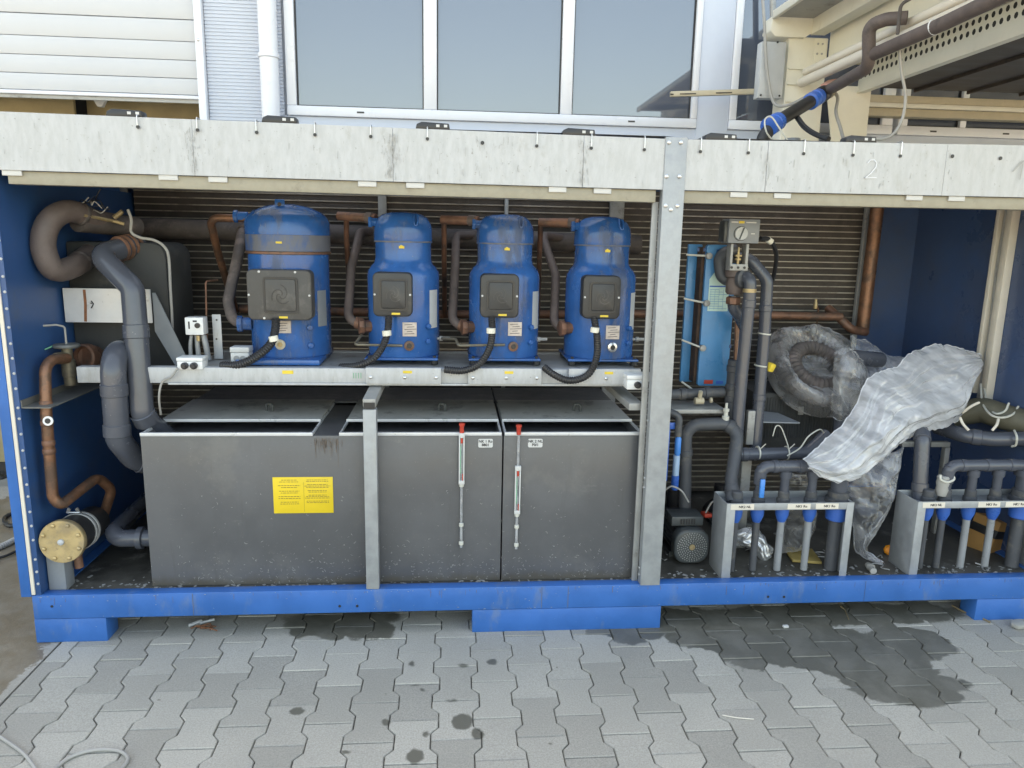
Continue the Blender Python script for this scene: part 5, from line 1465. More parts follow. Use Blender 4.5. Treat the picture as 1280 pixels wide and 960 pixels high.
b.prism([(lx0, lz0), (lx1, lz0), (lx1, lz1-0.03), (lx1-0.02, lz1), (lx0+0.02, lz1), (lx0, lz1-0.03)], (0, 0.5535, 0), XV, ZV, (0, 0.0012, 0)); lb = b.build('data_label', 'sheetlabel', hx)
b = MB()
for k in range(9): b.ribbon([(lx0+0.006, lz0+0.012+0.011*k), (lx1-0.006-0.02*(k % 3), lz0+0.012+0.011*k)], 0.0016, 0.5530, 0.0006)
for k in range(4): b.ribbon([(lx0+0.01+0.02*k, lz0+0.008), (lx0+0.01+0.02*k, lz0+0.10)], 0.001, 0.5530, 0.0006)
b.build('printed_lines', 'turq', lb, smooth=0)
b = MB(); b.ribbon([(lx0+0.003, lz0+0.115), (lx1-0.003, lz0+0.115)], 0.006, 0.5530, 0.0006); b.build('blue_bar', 'blue_fit', lb)
b = MB(); b.box(1.190, 1.233, 0.5525, 0.5545, 0.944, 0.963); b.build('red_tag', 'red', hx)
b = MB(); b.box(1.249, 1.284, 0.5525, 0.5545, 0.944, 0.959); b.build('blue_tag', 'blue_fit', hx)
for a, c in (((1.073,0.580,1.546), (1.167,0.545,1.543)), ((1.075,0.580,1.345), (1.172,0.545,1.327)), ((1.077,0.580,1.150), (1.168,0.545,1.117)), ((1.090,0.580,0.949), (1.157,0.560,0.903))):
    a, c = Vector(a), Vector(c)
    b = MB(); b.tube([a, c], 0.0048, 8); k = b.build('tie_rod', 'cable_w', hx)
    b = MB(); b.lathe([(0.015, -0.006), (0.015, 0.010), (0.008, 0.013)], c, (0.1, -1, 0.05), 10); b.build('rod_nut', 'galv_dull', k)
b = MB()
for p in ((1.119,0.553,1.571), (1.149,0.553,1.571), (1.210,0.553,1.565), (1.162,0.553,1.124), (1.305,0.553,1.125)): b.box(p[0]-0.005, p[0]+0.005, 0.5535, 0.5548, p[2]-0.008, p[2]+0.008)
b.build('slot', 'blue_shaded', hx)
ac = thing('valve_actuator', 'grey valve actuator with a round knob above a brass valve stem', 'valve actuator', (1.255,0.400,1.478))
b = MB(); b.box(1.187, 1.324, 0.37, 0.46, 1.603, 1.705); b.build('front_case', 'grey_box', ac, bevel=0.003)
b = MB(); b.box(1.173, 1.206-0.004, 0.385, 0.455, 1.602+0.006, 1.701-0.004); b.build('rear_case', 'motor', ac, bevel=0.003)
p = (1.241,0.369,1.644)
b = MB(); b.lathe([(0.029, 0), (0.0285, 0.008), (0.027, 0.010)], p, (0, -1, 0), 28); k = b.build('knob', 'grey_box_light', ac)
b = MB(); b.obox((p[0], p[1]-0.0115, p[2]), (0.006, 0.0025, 0.052), (0, R(20), 0)); b.build('pointer', 'motor', k)
b = MB(); b.lathe([(0.0315, 0), (0.0315, 0.0014), (0.0292, 0.0014), (0.0292, 0)], (p[0], 0.3698, p[2]), (0, -1, 0), 28, cap=False); b.build('knob_ring', 'black', ac)
b = MB(); b.box(p[0]+0.045, p[0]+0.062, 0.3685, 0.3697, p[2]-0.002, p[2]+0.003); b.box(p[0]-0.045, p[0]-0.015, 0.3685, 0.3697, p[2]+0.045, p[2]+0.051); b.box(p[0]+0.02, p[0]+0.065, 0.3685, 0.3697, p[2]+0.045, p[2]+0.050); b.build('marking', 'label', ac)
b = MB(); b.box(p[0]-0.012, p[0]+0.012, 0.3685, 0.3697, p[2]+0.043, p[2]+0.053); b.build('yellow_sticker', 'yellow_mark', ac)
za_, zc_ = 1.601, 1.485
b = MB(); b.box(1.210, 1.221, 0.39, 0.44, zc_, za_-0.0005); b.box(1.279, 1.291, 0.39, 0.44, zc_, za_-0.0005); b.box(1.210, 1.291, 0.385, 0.3895, zc_, zc_+0.028)
yk = b.build('yoke', 'galv_dull', ac, bevel=0.0015)
b = MB()
for px in (1.217, 1.246, 1.275): b.lathe([(0.006, 0), (0.006, 0.003)], (px, 0.3848, zc_+0.013), (0, -1, 0), 8)
b.build('bolt', 'black', yk)
b = MB(); p = (1.251,0.405,1.541); b.lathe([(0.006, -0.03), (0.006, -0.012), (0.014, -0.011), (0.014, -0.004), (0.006, -0.003), (0.006, 0.02), (0.003, 0.045)], p, n=12); b.lathe([(0.016, 0), (0.016, 0.008)], (p[0], p[1], p[2]+0.004), n=6); b.build('valve_stem', 'brass', ac)
b = MB(); b.box(1.227, 1.291, 0.425, 0.435, zc_+0.03, za_-0.05); b.build('stem_shade', 'black', ac)  # black plate standing in for the shade inside the yoke
vb = thing('three_way_valve', 'rusty brown three way valve body under the actuator', 'valve', (1.258,0.440,1.363))
b = MB(); b.lathe([(0.030, 0), (0.038, 0.01), (0.038, 0.055), (0.034, 0.075), (0.046, 0.08), (0.046, 0.115)], (ORIG[vb].x, ORIG[vb].y, 1.377), n=20); b.build('body', 'foam_dusty', vb)
b = MB(); b.lathe([(0.034, 0), (0.044, 0.004), (0.044, 0.022), (0.036, 0.026)], (1.275,0.415,1.450), (0.5, -1, 0), 22); b.build('outlet_ring', 'pvc_dirty', vb)
b = MB(); b.lathe([(0.028, 0), (0.034, 0.004), (0.034, 0.03), (0.028, 0.034)], (ORIG[vb].x, ORIG[vb].y, 1.377-0.045), n=8); b.build('hex_union', 'copper_old', vb)
pipe('grey_riser', [(1.270,0.440,1.441), (1.299,0.370,1.466), (1.303,0.370,1.369), (1.292,0.360,1.019), (1.284,0.340,0.704)], 0.0275, 'pvc', 'front grey plastic riser pipe with elbow below the valve actuator', bend=0.05, n=20, collars=(0.22,), cr=1.1, cl=0.035)
b = MB(); b.lathe([(0.0285, -0.008), (0.029, -0.008), (0.029, 0.008), (0.0285, 0.008)], (1.301,0.370,1.400), (0, 0, 1), 20); tag(b.build('brass_ring', 'brass'), 'thin brass ring round the front grey riser', 'ring')
pipe('grey_riser', [(1.294,0.520,1.539), (1.338,0.480,1.533), (1.412,0.450,1.443), (1.415,0.440,1.227), (1.409,0.420,0.858), (1.402,0.400,0.672)], 0.027, 'pvc', 'rear grey plastic riser pipe slanting down from the actuator', bend=0.06, n=20, collars=(0.32, 0.75), cr=1.11, cl=0.03)
pipe('black_elbow', [(1.287,0.530,1.574), (1.203,0.520,1.551), (1.219,0.500,1.444), (1.268,0.470,1.432)], 0.027, 'pvc_dirty', 'dark elbow pipe on the left side of the brown valve', bend=0.05, n=18)
pipe('grey_elbow', [(1.265,0.450,1.369), (1.262,0.450,1.319), (1.312,0.470,1.266), (1.343,0.500,1.211)], 0.026, 'pvc', 'short grey elbow under the brown valve body', bend=0.04, n=18)
pipe('copper_riser', [(1.308,0.500,1.274), (1.305,0.470,1.066)], 0.012, 'copper', 'short copper riser beside the front grey pipe', bend=0)
pipe('dark_riser', [(1.293,0.460,1.075), (1.293,0.460,0.981), (1.281,0.420,0.743)], 0.029, 'pvc_dirty', 'dark riser pipe with sockets left of the front grey pipe', bend=0.02, n=18, collars=(0.12, 0.38, 0.55), cr=1.12, cl=0.03)
wire('black_cable', [(1.349,0.420,1.626), (1.407,0.450,1.620), (1.464,0.500,1.564), (1.489,0.550,1.494), (1.504,0.600,1.436)], 0.010, 'black', 'black cable arching from the right side of the actuator')
b = MB(); b.lathe([(0.012, -0.012), (0.014, -0.010), (0.014, 0.012), (0.011, 0.014)], (1.407,0.450,1.616), (1, 0.1, -0.6), 10); tag(b.build('cable_marker', 'cream'), 'cream sleeve on the black actuator cable', 'cable marker')
for p, d, w in (((1.416,0.440,1.201), (0.1, 0, 1), 'upper'), ((1.407,0.430,1.055), (0.1, 0, 1), 'lower')):
    b = MB(); b.lathe([(0.0275, -0.003), (0.030, -0.003), (0.030, 0.003), (0.0275, 0.003)], p, d, 18); tag(b.build('cable_tie', 'cable_w'), w+' white tie round the rear grey riser', 'cable tie')
b = MB(); b.obox((1.458,0.440,1.046), (0.035, 0.03, 0.04), (0.3, 0.2, 0.5)); tag(b.build('yellow_tag', 'yellow_mark', bevel=0.006), 'yellow lump of tape tied to the rear grey riser', 'tape')
# copper and capillary at the right end of the coil
pipe('copper_riser', [(2.225,1.020,1.816), (2.218,1.020,1.156)], 0.0331, 'copper', 'tall bare copper riser at the right end of the coil', bend=0, n=18)
pipe('copper_bend', [(2.022,1.040,1.269), (2.056,0.950,1.214), (2.098,0.920,1.167), (2.214,0.980,1.148)], 0.022, 'copper_old', 'short tarnished copper bend at the foot of the tall copper riser', bend=0.05)
pipe('capillary', [(1.930,1.000,1.310), (1.949,1.000,1.259), (1.948,1.000,1.143)], 0.004, 'copper_old', 'thin capillary with a brass end in front of the coil', bend=0.02, n=8)
b = MB(); b.lathe([(0.009, 0), (0.011, 0.01), (0.011, 0.03), (0.007, 0.04), (0.007, 0.05)], (1.930,1.000,1.268), n=10); tag(b.build('brass_nipple', 'brass'), 'small brass nipple on the thin capillary before the coil', 'nipple')
# lower pipework between post and manifold
pipe('black_pipe', [(0.995,0.460,0.912), (1.255,0.460,0.924)], 0.023, 'pvc_dirty', 'dark level pipe under the turquoise heat exchanger', bend=0, n=18, collars=(0.25, 0.7), cr=1.2, cl=0.03)
b = MB(); b.lathe([(0.016, -0.02), (0.016, 0.02)], (1.126,0.420,0.891), (1, 0, 0), 10); b.lathe([(0.010, 0), (0.010, 0.05)], (1.126,0.420,0.891), (0, -0.3, 1), 8); b.lathe([(0.013, 0.05), (0.013, 0.06)], (1.126,0.420,0.891), (1, 0, 0.05), 8)
tag(b.build('brass_cock', 'cream_d'), 'small dull brass cock on the ledge under the heat exchanger', 'valve')
b = MB(); b.box(0.975, 1.234, 0.36, 0.55, 0.845, 0.864); tag(b.build('support_ledge', 'galv_dull', bevel=0.002), 'grey metal ledge under the turquoise heat exchanger', 'ledge')
pipe('return_arch', [(1.074,0.360,0.377), (1.050,0.360,0.793), (1.291,0.340,0.806), (1.218,0.200,0.585), (1.204,0.130,0.508)], 0.0285, 'pvc_dirty', 'dark grey pipe arching over and down into the left manifold frame', bend=0.065, n=20, collars=(0.30, 0.62, 0.94), cr=1.13, cl=0.03)
b = MB(); p = (1.225,0.340,0.839); b.lathe([(0.016, -0.03), (0.016, 0), (0.010, 0.002), (0.010, 0.02), (0.014, 0.022), (0.014, 0.034), (0.006, 0.036), (0.006, 0.06)], p, n=10)
tag(b.build('vent_valve', 'cable_w'), 'white air vent on top of the dark pipe arch', 'valve')
pipe('grey_crosspipe', [(1.286,0.300,0.671), (1.599,0.300,0.677), (1.709,0.340,0.753)], 0.029, 'pvc', 'grey cross pipe running right under the white film', bend=0.05, n=20, collars=(0.05,), cr=1.12, cl=0.03)
for px, w in (((1.371,0.300,0.678), 'left'), ((1.505,0.300,0.678), 'right')):
    b = MB(); b.lathe([(0.0295, -0.003), (0.032, -0.003), (0.032, 0.003), (0.0295, 0.003)], px, (1, 0, 0), 18); b.tube([Vector(px)+Vector((0, -0.02, 0.022)), Vector(px)+Vector((0.02, -0.03, 0.05))], 0.0025, 6)
    tag(b.build('cable_tie', 'cable_w'), w+' white tie round the grey cross pipe', 'cable tie')
wire('loose_cable', [(1.490,0.260,0.675), (1.541,0.250,0.715), (1.573,0.250,0.766), (1.632,0.270,0.794), (1.672,0.300,0.771)], 0.0032, 'cable_w', 'white cable looping from the cross pipe to the film')
wire('loose_cable', [(1.434,0.300,0.756), (1.445,0.300,0.801), (1.468,0.300,0.797), (1.490,0.290,0.748), (1.504,0.280,0.706)], 0.0025, 'cable_w', 'thin white wire loop above the grey cross pipe', n=6)
def strut(lab, xa_, xb2, z0_, z1_, Y):
    b = MB(); b.box(xa_, xb2, Y, Y+0.03, z0_, z1_); return tag(b.build('support_strut', 'galv_dull', bevel=0.002), lab, 'strut')
strut('short grey support strut above the cross pipe', 1.347, 1.381, 0.693, 0.852, 0.38)
strut('grey support strut below the cross pipe, behind the left manifold', 1.329, 1.374, 0.193, 0.638, 0.36)
fm = thing('flow_meter', 'blue plastic flow meter just right of the galvanised post', 'flow meter', (1.009,0.300,0.507))
xm = 0.999
zs_ = [0.507, 0.575, 0.669, 0.757, 0.831]
b = MB(); b.lathe([(0.013, 0), (0.017, 0.01), (0.017, zs_[1]-zs_[0])], (xm, 0.30, zs_[0]), n=14); b.build('lower_fitting', 'blue_fit', fm)
b = MB(); b.lathe([(0.015, 0), (0.015, zs_[2]-zs_[1]-0.001)], (xm, 0.30, zs_[1]+0.0005), n=14); b.build('pale_body', 'paleblue', fm)
b = MB(); b.lathe([(0.010, 0), (0.014, 0.01), (0.014, zs_[3]-zs_[2]-0.012), (0.009, zs_[3]-zs_[2]-0.002)], (xm+0.002, 0.30, zs_[2]), n=14); b.build('bright_float', 'bluelight', fm)
b = MB(); b.tube([(xm, 0.30, zs_[3]), (xm, 0.30, zs_[4]+0.02), (xm-0.05, 0.32, zs_[4]+0.035)], 0.016, 12, bend=0.03); b.build('top_elbow', 'pvc_dirty', fm)
b = MB(); b.box(xm-0.045, xm-0.033, 0.31, 0.33, zs_[1]-0.03, zs_[3]+0.06); b.box(xm-0.045, xm-0.012, 0.305, 0.309, zs_[3]+0.03, zs_[3]+0.06); b.build('blue_bracket', 'blue_fit', fm, bevel=0.002)
# pumps
def pump(lab, c, s=1.0):
    t = thing('pump', lab, 'pump', (c[0], c[1]+0.1, 0.193), 'dark pumps on the chiller floor')
    x, y, z = c
    b = MB(); b.prism(rrect(0.158*s, 0.158*s, 0.055*s, 6), (x, y, z), XV, ZV, (0, 0.06, 0)); b.build('fan_cover', 'motor', t, bevel=0.012, seg=3)
    b = MB()
    for q in range(1, 7):
        n = 6+q*5
        for k in range(n):
            a = 2*PI*k/n+q*0.3
            r_ = 0.012+0.0088*q
            b.obox((x+r_*math.cos(a)*s, y-0.0012, z+r_*math.sin(a)*s), (0.0042, 0.0016, 0.0042), (0, -a, 0))
    b.build('grille_dots', 'galv_dull', t, smooth=0)
    b = MB(); b.lathe([(0.0135*s, 0), (0.0125*s, 0.004), (0.006*s, 0.0045), (0.005*s, 0.002)], (x, y-0.0003, z), (0, -1, 0), 18); b.build('hub_cap', 'brass', t)
    b = MB(); b.lathe([(0.066*s, 0.06), (0.066*s, 0.27)], (x, y, z), (0, 1, 0), 24)
    for k in range(18):
        a = 2*PI*k/18
        b.obox((x+0.07*s*math.cos(a), y+0.16, z+0.07*s*math.sin(a)), (0.014, 0.19, 0.003), (0, -a, 0))
    b.build('finned_body', 'motor', t, smooth=30)
    b = MB(); b.box(x-0.085*s, x+0.06*s, y+0.045, y+0.15, z+0.081*s, z+0.125*s); tb_ = b.build('terminal_box', 'motor', t, bevel=0.006)
    b = MB()
    for k in range(6): b.box(x-0.045*s+0.012*k, x-0.038*s+0.012*k, y+0.043, y+0.0448, z+0.09*s, z+0.115*s)
    b.build('rib', 'black', tb_)
    b = MB(); b.lathe([(0.075*s, 0.27), (0.08*s, 0.275), (0.08*s, 0.34), (0.05*s, 0.36)], (x, y, z), (0, 1, 0), 24); b.cyl((x, y+0.31, z), (x, y+0.31, z+0.16), 0.03, 16); b.build('pump_head', 'black', t)
    b = MB(); b.box(x-0.07*s, x+0.07*s, y+0.10, y+0.20, 0.193, z-0.064*s); b.build('foot', 'motor', t)
    return t
pump('dark grey pump motor with brass hub, beside the galvanised post', (1.056, 0.18, 0.282))
pump('dark pump half hidden behind the left manifold and silver foil', (1.378, 0.42, 0.221), 0.95)
wire('white_cable', [(0.942,0.250,0.525), (0.967,0.240,0.544), (1.009,0.230,0.525), (1.045,0.230,0.472)], 0.004, 'cable', 'thin grey cable curling above the first pump', n=6)
b = MB(); b.obox((1.166,0.330,0.376), (0.04, 0.04, 0.02), (0, 0.1, 0.2)); tag(b.build('red_terminal', 'red', bevel=0.004), 'red plastic terminal behind the first pump', 'terminal')
wire('loop_cable', [(1.151,0.300,0.395), (1.177,0.300,0.445), (1.213,0.280,0.467), (1.231,0.250,0.470)], 0.004, 'cable', 'thin grey cable looping from the red terminal', n=6)

# manifold frames with blue fittings and hanging sensor tubes
def manifold(lab, X0, X1, xs_, zt_, zh, hdr_x0, texts, big=(4,), left_big=None):
    t = thing('manifold_frame', lab, 'manifold', (X0, 0.05, 0.193), 'grey pipe manifolds on the chiller floor')
    Y0, Y1 = 0.045, 0.20
    b = MB(); b.box(X0, X0+0.038, Y0, Y0+0.004, 0.193, zt_); b.build('front_post', 'galv_post', t, bevel=0.001)
    b = MB(); b.box(X1-0.032, X1, Y0, Y0+0.004, 0.193, zt_); b.build('front_post', 'galv_post', t, bevel=0.001)
    b = MB(); b.box(X0, X0+0.004, Y0+0.0045, Y1, 0.193, zt_-0.001); b.build('side_plate', 'galv_post', t, bevel=0.001)
    b = MB(); b.box(X1-0.004, X1, Y0+0.0045, Y1, 0.193, zt_-0.001); b.build('side_plate', 'galv_post', t, bevel=0.001)
    b = MB(); b.box(X0+0.0385, X1-0.0325, Y0, Y0+0.004, zt_-0.030, zt_); fr = b.build('front_rail', 'galv_post', t, bevel=0.001)
    b = MB(); b.box(X0+0.0045, X1-0.0045, Y1-0.004, Y1, zt_-0.030, zt_); b.build('rear_rail', 'galv_post', t, bevel=0.001)
    b = MB(); b.box(X0+0.0045, X1-0.0045, Y0+0.0045, Y1-0.0045, zt_-0.032, zt_-0.028); b.build('top_plate', 'grey_box', t)
    for i, (x, tx) in enumerate(texts):
        b = MB(); b.box(x-0.05, x+0.05, Y0-0.0012, Y0-0.0003, zt_-0.027, zt_-0.003); l = b.build('name_strip', 'trunk', fr)
        o = lettering(tx, 0.015, (x+0.01, Y0-0.0016, zt_-0.015), t, bold=0.0003)
    for i, x in enumerate(xs_):
        r = 0.035 if i in big else 0.019
        yc = 0.125
        b = MB(); b.lathe([(r*0.85, -0.080), (r*1.0, -0.074), (r*1.45, -0.050), (r*1.5, -0.035), (r*1.5, -0.0005)] if i not in big else [(r*1.05, -0.075), (r*1.25, -0.070), (r*1.3, -0.03), (r*1.3, -0.0005)], (x, yc, zt_-0.0325), n=18); f = b.build('blue_fitting', 'blue_fit', t, smooth=35)
        b = MB(); b.cyl((x, yc, zt_-0.11), (x, yc, 0.195), r*0.80, 16); b.build('lower_tube', 'pvc_dirty' if i in (0, 1, 4) else 'pvc_light', t)
        b = MB(); b.lathe([(r*1.5, 0), (r*1.5, 0.02), (r*1.25, 0.023), (r*1.25, 0.05), (r, 0.055)], (x, yc, zt_-0.0275), n=18); b.build('union_nut', 'pvc_dirty', t)
        if i > 0:
            b = MB(); b.cyl((x, yc, zt_+0.027), (x, yc, zh-0.0), r*1.0, 16); b.build('riser', 'pvc', t)
            b = MB(); b.lathe([(r*1.02, -0.03), (r*1.35, -0.028), (r*1.35, 0.0)], (x, yc, zh-0.02), n=16); b.build('tee_socket', 'pvc', t)
    b = MB(); b.tube(fillet([(xs_[1]-0.001, 0.125, zt_+0.06), (xs_[1]-0.001, 0.125, zh), (xs_[4]+0.06, 0.125, zh)], 0.04), 0.0255, 18); h = b.build('header_pipe', 'pvc', t)
    for x in (xs_[1]+0.06, (xs_[2]+xs_[3])/2, xs_[3]+0.05):
        b = MB(); b.lathe([(0.0257, -0.012), (0.029, -0.010), (0.029, 0.010), (0.0257, 0.012)], (x, 0.125, zh), (1, 0, 0), 18); b.build('header_socket', 'pvc', h)
    return t
zt1 = 0.534
zh1 = 0.670
m1 = manifold('left manifold frame carrying five grey pipes with blue fittings', 1.145, 1.700, [1.218, 1.314, 1.425, 1.548, 1.671], zt1, zh1, 0,
     [(1.212, 'NK2 NL'), (1.458, 'NK1 Ro'), (1.581, 'NK1 Ro')])
b = MB(); b.box(1.299, 1.320, 0.082, 0.095, 0.543, 0.625); b.build('valve_handle', 'bluelight', m1, bevel=0.004)
dX = 1.992-1.145
m2 = manifold('right manifold frame carrying grey pipes with blue fittings, cut by the picture edge', 1.985, 1.985+0.60, [2.083, 2.161, 2.277, 2.394, 2.523], zt1, zh1, 0,
     [(2.056, 'NK2 NL'), (2.307, 'NK1 Ro'), (2.432, 'NK1 Ro')])
pipe('grey_riser', [(2.069,0.160,0.496), (2.072,0.200,0.779), (2.125,0.300,0.789), (2.244,0.500,0.752)], 0.031, 'pvc', 'fat grey riser pipe at the left end of the right manifold', bend=0.04, n=20, collars=(0.10, 0.46), cr=1.15, cl=0.04)
rt = thing('rope_tape', 'grey white tape wound round a pipe of the right manifold', 'tape', (2.148,0.125,0.559))
p = Vector((2.139,0.122,0.605))
b = MB(); b.lathe([(0.021, 0.02), (0.026, 0.012), (0.024, 0.0), (0.027, -0.012), (0.023, -0.03), (0.026, -0.045), (0.021, -0.07)], p, n=14); b.build('winding', 'cable', rt)
b = MB(); b.tube(spline([p+Vector((-0.03, -0.02, 0.03)), p+Vector((-0.028, -0.025, 0.01)), p+Vector((0.0, -0.03, 0.0)), p+Vector((0.035, -0.02, 0.01)), p+Vector((0.03, -0.01, 0.03))]), 0.005, 6); b.build('loose_end', 'cable_w', rt)
# right wall: trunking, cables, big insulated pipe
tk = thing('cable_trunking', 'cream cable trunking with open cables on the right inner wall', 'trunking', (2.590,0.538,0.880))
a0, a1 = (2.595,0.586,1.642), (2.595,0.563,1.642)
c0, c1 = (2.595,0.520,1.642), (2.595,0.480,1.643)
zlo, zhi = (2.595,0.534,0.881)[2], 1.79
b = MB(); b.box(2.560, 2.599, a1[1], a0[1], zlo+0.02, zhi); b.build('left_side', 'trunk', tk, bevel=0.002)
b = MB(); b.box(2.560, 2.599, c1[1], c0[1], zlo, zhi); b.build('right_side', 'trunk', tk, bevel=0.002)
b = MB(); b.box(2.592, 2.5985, c0[1]+0.0005, a1[1]-0.0005, zlo, zhi); b.build('back', 'galv_dull', tk)
for k in range(4):
    y = c0[1]+(a1[1]-c0[1])*(0.2+0.2*k)
    b = MB(); b.tube(spline([(2.585, y, zhi), (2.58, y+0.006*math.sin(k), 1.5), (2.585, y-0.006, 1.2), (2.58, y, zlo)]), 0.007, 8); b.build('cable', 'cable' if k % 2 else 'galv_dull', tk)
wire('cable_loop', [(2.541,0.500,0.959), (2.485,0.400,0.890), (2.454,0.300,0.857), (2.479,0.260,0.851), (2.538,0.270,0.864), (2.584,0.300,0.894)], 0.005, 'cable_w', 'pair of pale cables looping out under the trunking, outer loop', n=8)
wire('cable_loop', [(2.561,0.500,0.939), (2.511,0.400,0.879), (2.493,0.320,0.856), (2.522,0.300,0.872), (2.552,0.320,0.905)], 0.005, 'cable_w', 'pale cable looping out under the trunking, inner loop', n=8)
pipe('olive_pipe', [(2.425,0.500,0.808), (2.506,0.420,0.851), (2.559,0.330,0.834), (2.636,0.220,0.817)], 0.060, 'olive', 'fat olive insulated pipe under the trunking at far right', bend=0.08, n=22)
wire('pale_tie', [(2.310,0.300,0.841), (2.314,0.280,0.816), (2.330,0.260,0.792)], 0.006, 'trunk', 'short pale yellow cable by the olive pipe, left', n=8)
wire('pale_tie', [(2.363,0.360,0.850), (2.386,0.340,0.885), (2.423,0.340,0.904)], 0.006, 'trunk', 'short pale yellow cable crossing the top of the olive pipe', n=8)
wire('pale_tie', [(2.448,0.240,0.849), (2.428,0.220,0.828), (2.410,0.220,0.802)], 0.006, 'trunk', 'short pale yellow cable by the olive pipe, right', n=8)
pipe('grey_trunk_pipe', [(2.323,0.460,0.755), (2.346,0.300,0.755), (2.440,0.250,0.753), (2.673,0.200,0.770)], 0.034, 'pvc', 'shiny grey pipe bending right above the right manifold', bend=0.07, n=22, collars=(0.40,), cr=1.12, cl=0.04)
wire('tie_loop', [(2.516,0.220,0.802), (2.499,0.180,0.783), (2.509,0.190,0.744), (2.508,0.210,0.730)], 0.005, 'cable_w', 'white tie round the shiny grey pipe at far right', n=6)
an = thing('angle_frame', 'dull grey angle frame behind the right manifold', 'frame', (2.447,0.500,0.475))
b = MB(); b.box(2.331, 2.430, 0.5, 0.53, 0.643, 0.668); b.box(2.408, 2.433, 0.5, 0.53, 0.193, 0.641); b.build('angle', 'galv_dull', an, bevel=0.002)
b = MB(); b.box(2.183, 2.249, 0.5, 0.53, 0.644, 0.672); b.build('angle', 'galv_dull', an, bevel=0.002)
b = MB(); b.box(2.643, 2.700, 0.5, 0.56, 0.864, 0.900); tag(b.build('wall_clip', 'trunk', bevel=0.003), 'small cream clip on the wall beside the trunking foot', 'clip')
b = MB(); b.prism([(0, 0), (0.12, -0.10), (0.12, 0.0)], (2.649,0.400,0.867), XV, ZV, (0, 0.02, 0)); tag(b.build('corner_plate', 'trunk'), 'cream triangular plate at the picture edge beside the trunking foot', 'plate')
# dark box under the wrapped hose coil
bx = thing('ribbed_box', 'black ribbed box under the film wrapped hose coil', 'box', (1.770,0.600,0.715))
xa, xb_ = 1.487, 2.066
z0_, z1_ = 0.689, 0.884
b = MB(); b.box(xa, xb_, 0.62, 0.95, 0.60, z1_); b.build('case', 'foam_black', bx, bevel=0.004)
b = MB()
for k in range(40): b.box(xa+0.01+k*(xb_-xa-0.02)/40, xa+0.01+(k+0.5)*(xb_-xa-0.02)/40, 0.615, 0.6197, 0.66, z1_-0.02)
b.build('rib', 'foam_black', bx, smooth=0)
b = MB(); b.box(1.698, 1.723, 0.608, 0.6145, 0.780, 0.820); b.build('catch', 'galv_dull', bx)
b = MB(); b.add([(1.421,0.400,0.798), (1.605,0.400,0.794), (1.588,0.600,0.792), (1.514,0.600,0.800)], [(0, 1, 2, 3)]); b.add([tuple(Vector(v)-Vector((0, 0, 0.006))) for v in ((1.421,0.400,0.798), (1.605,0.400,0.794), (1.588,0.600,0.792), (1.514,0.600,0.800))], [(3, 2, 1, 0)])
b.f += [(0, 4, 5, 1), (1, 5, 6, 2), (2, 6, 7, 3), (3, 7, 4, 0)]
tag(b.build('grey_sheet', 'grey_box', smooth=0), 'grey metal sheet lying right of the rear grey riser', 'sheet')
# film wrapped hose coil
hc = thing('hose_coil', 'coil of hose wrapped in clear wrinkled film on the black box', 'hose coil', (1.839,0.700,0.814))
c = Vector((1.791,0.660,1.001))
axc = Vector((0.06, -0.66, 0.75)).normalized()
u, w_ = basis(axc)
for q, (rad, off) in enumerate(((0.120, 0.02), (0.190, 0.0), (0.150, -0.045))):
    pts = [c+axc*off+(u*math.cos(a)+w_*math.sin(a))*rad for a in [2*PI*k/40 for k in range(41)]]
    b = MB(); b.corrugated(pts, 0.036, 0.022, 0.16, 12); b.build('hose_ring', 'foam', hc)
b = MB()
nu, nv = 200, 44
vs, fs_ = [], []
for i in range(nu):
    a = 2*PI*i/nu
    ca, sa = math.cos(a), math.sin(a)
    rad = 0.242/((abs(ca)**2.6+abs(sa)**2.6)**(1/2.6))
    for j in range(nv+1):
        f = j/nv                                 # 0 centre, 1 rim, wraps a little behind
        rr_ = rad*min(1.0, math.sin(min(1.0, f*1.08)*PI/2)*1.0)
        h = 0.075*math.exp(-((f-0.62)/0.25)**2)-0.015*math.exp(-(f/0.22)**2)-0.07*max(0, f-0.86)/0.14
        cv = Vector((ca, sa, 0))
        wr = (0.5-abs(noise.noise(cv*3.2+Vector((0, 0, f*0.7)))))*0.020+(0.5-abs(noise.noise(cv*8.5+Vector((3, 0, f*1.1)))))*0.010+noise.noise(cv*1.2+Vector((0, 0, f*2.4)))*0.030
        p = c+(u*ca+w_*sa)*(rr_*(1+0.10*noise.noise(cv*1.7)*f))+axc*(h+wr*math.sin(PI*min(1, f*0.9+0.06)))
        vs.append(p)
m_ = nv+1
for i in range(nu):
    for j in range(nv):
        fs_.append((i*m_+j, ((i+1) % nu)*m_+j, ((i+1) % nu)*m_+j+1, i*m_+j+1))
b.add(vs, fs_); b.build('film_wrap', 'film_clear', hc, smooth=80)
pipe('wrapped_elbow', [(2.080,0.600,1.057), (1.878,0.520,1.084), (1.845,0.500,0.995), (1.841,0.460,0.771), (1.756,0.300,0.586)], 0.037, 'pvc', 'grey elbow pipe under clear film, in front of the hose coil', bend=0.06, n=20, collars=(0.62,), cr=1.12, cl=0.04)
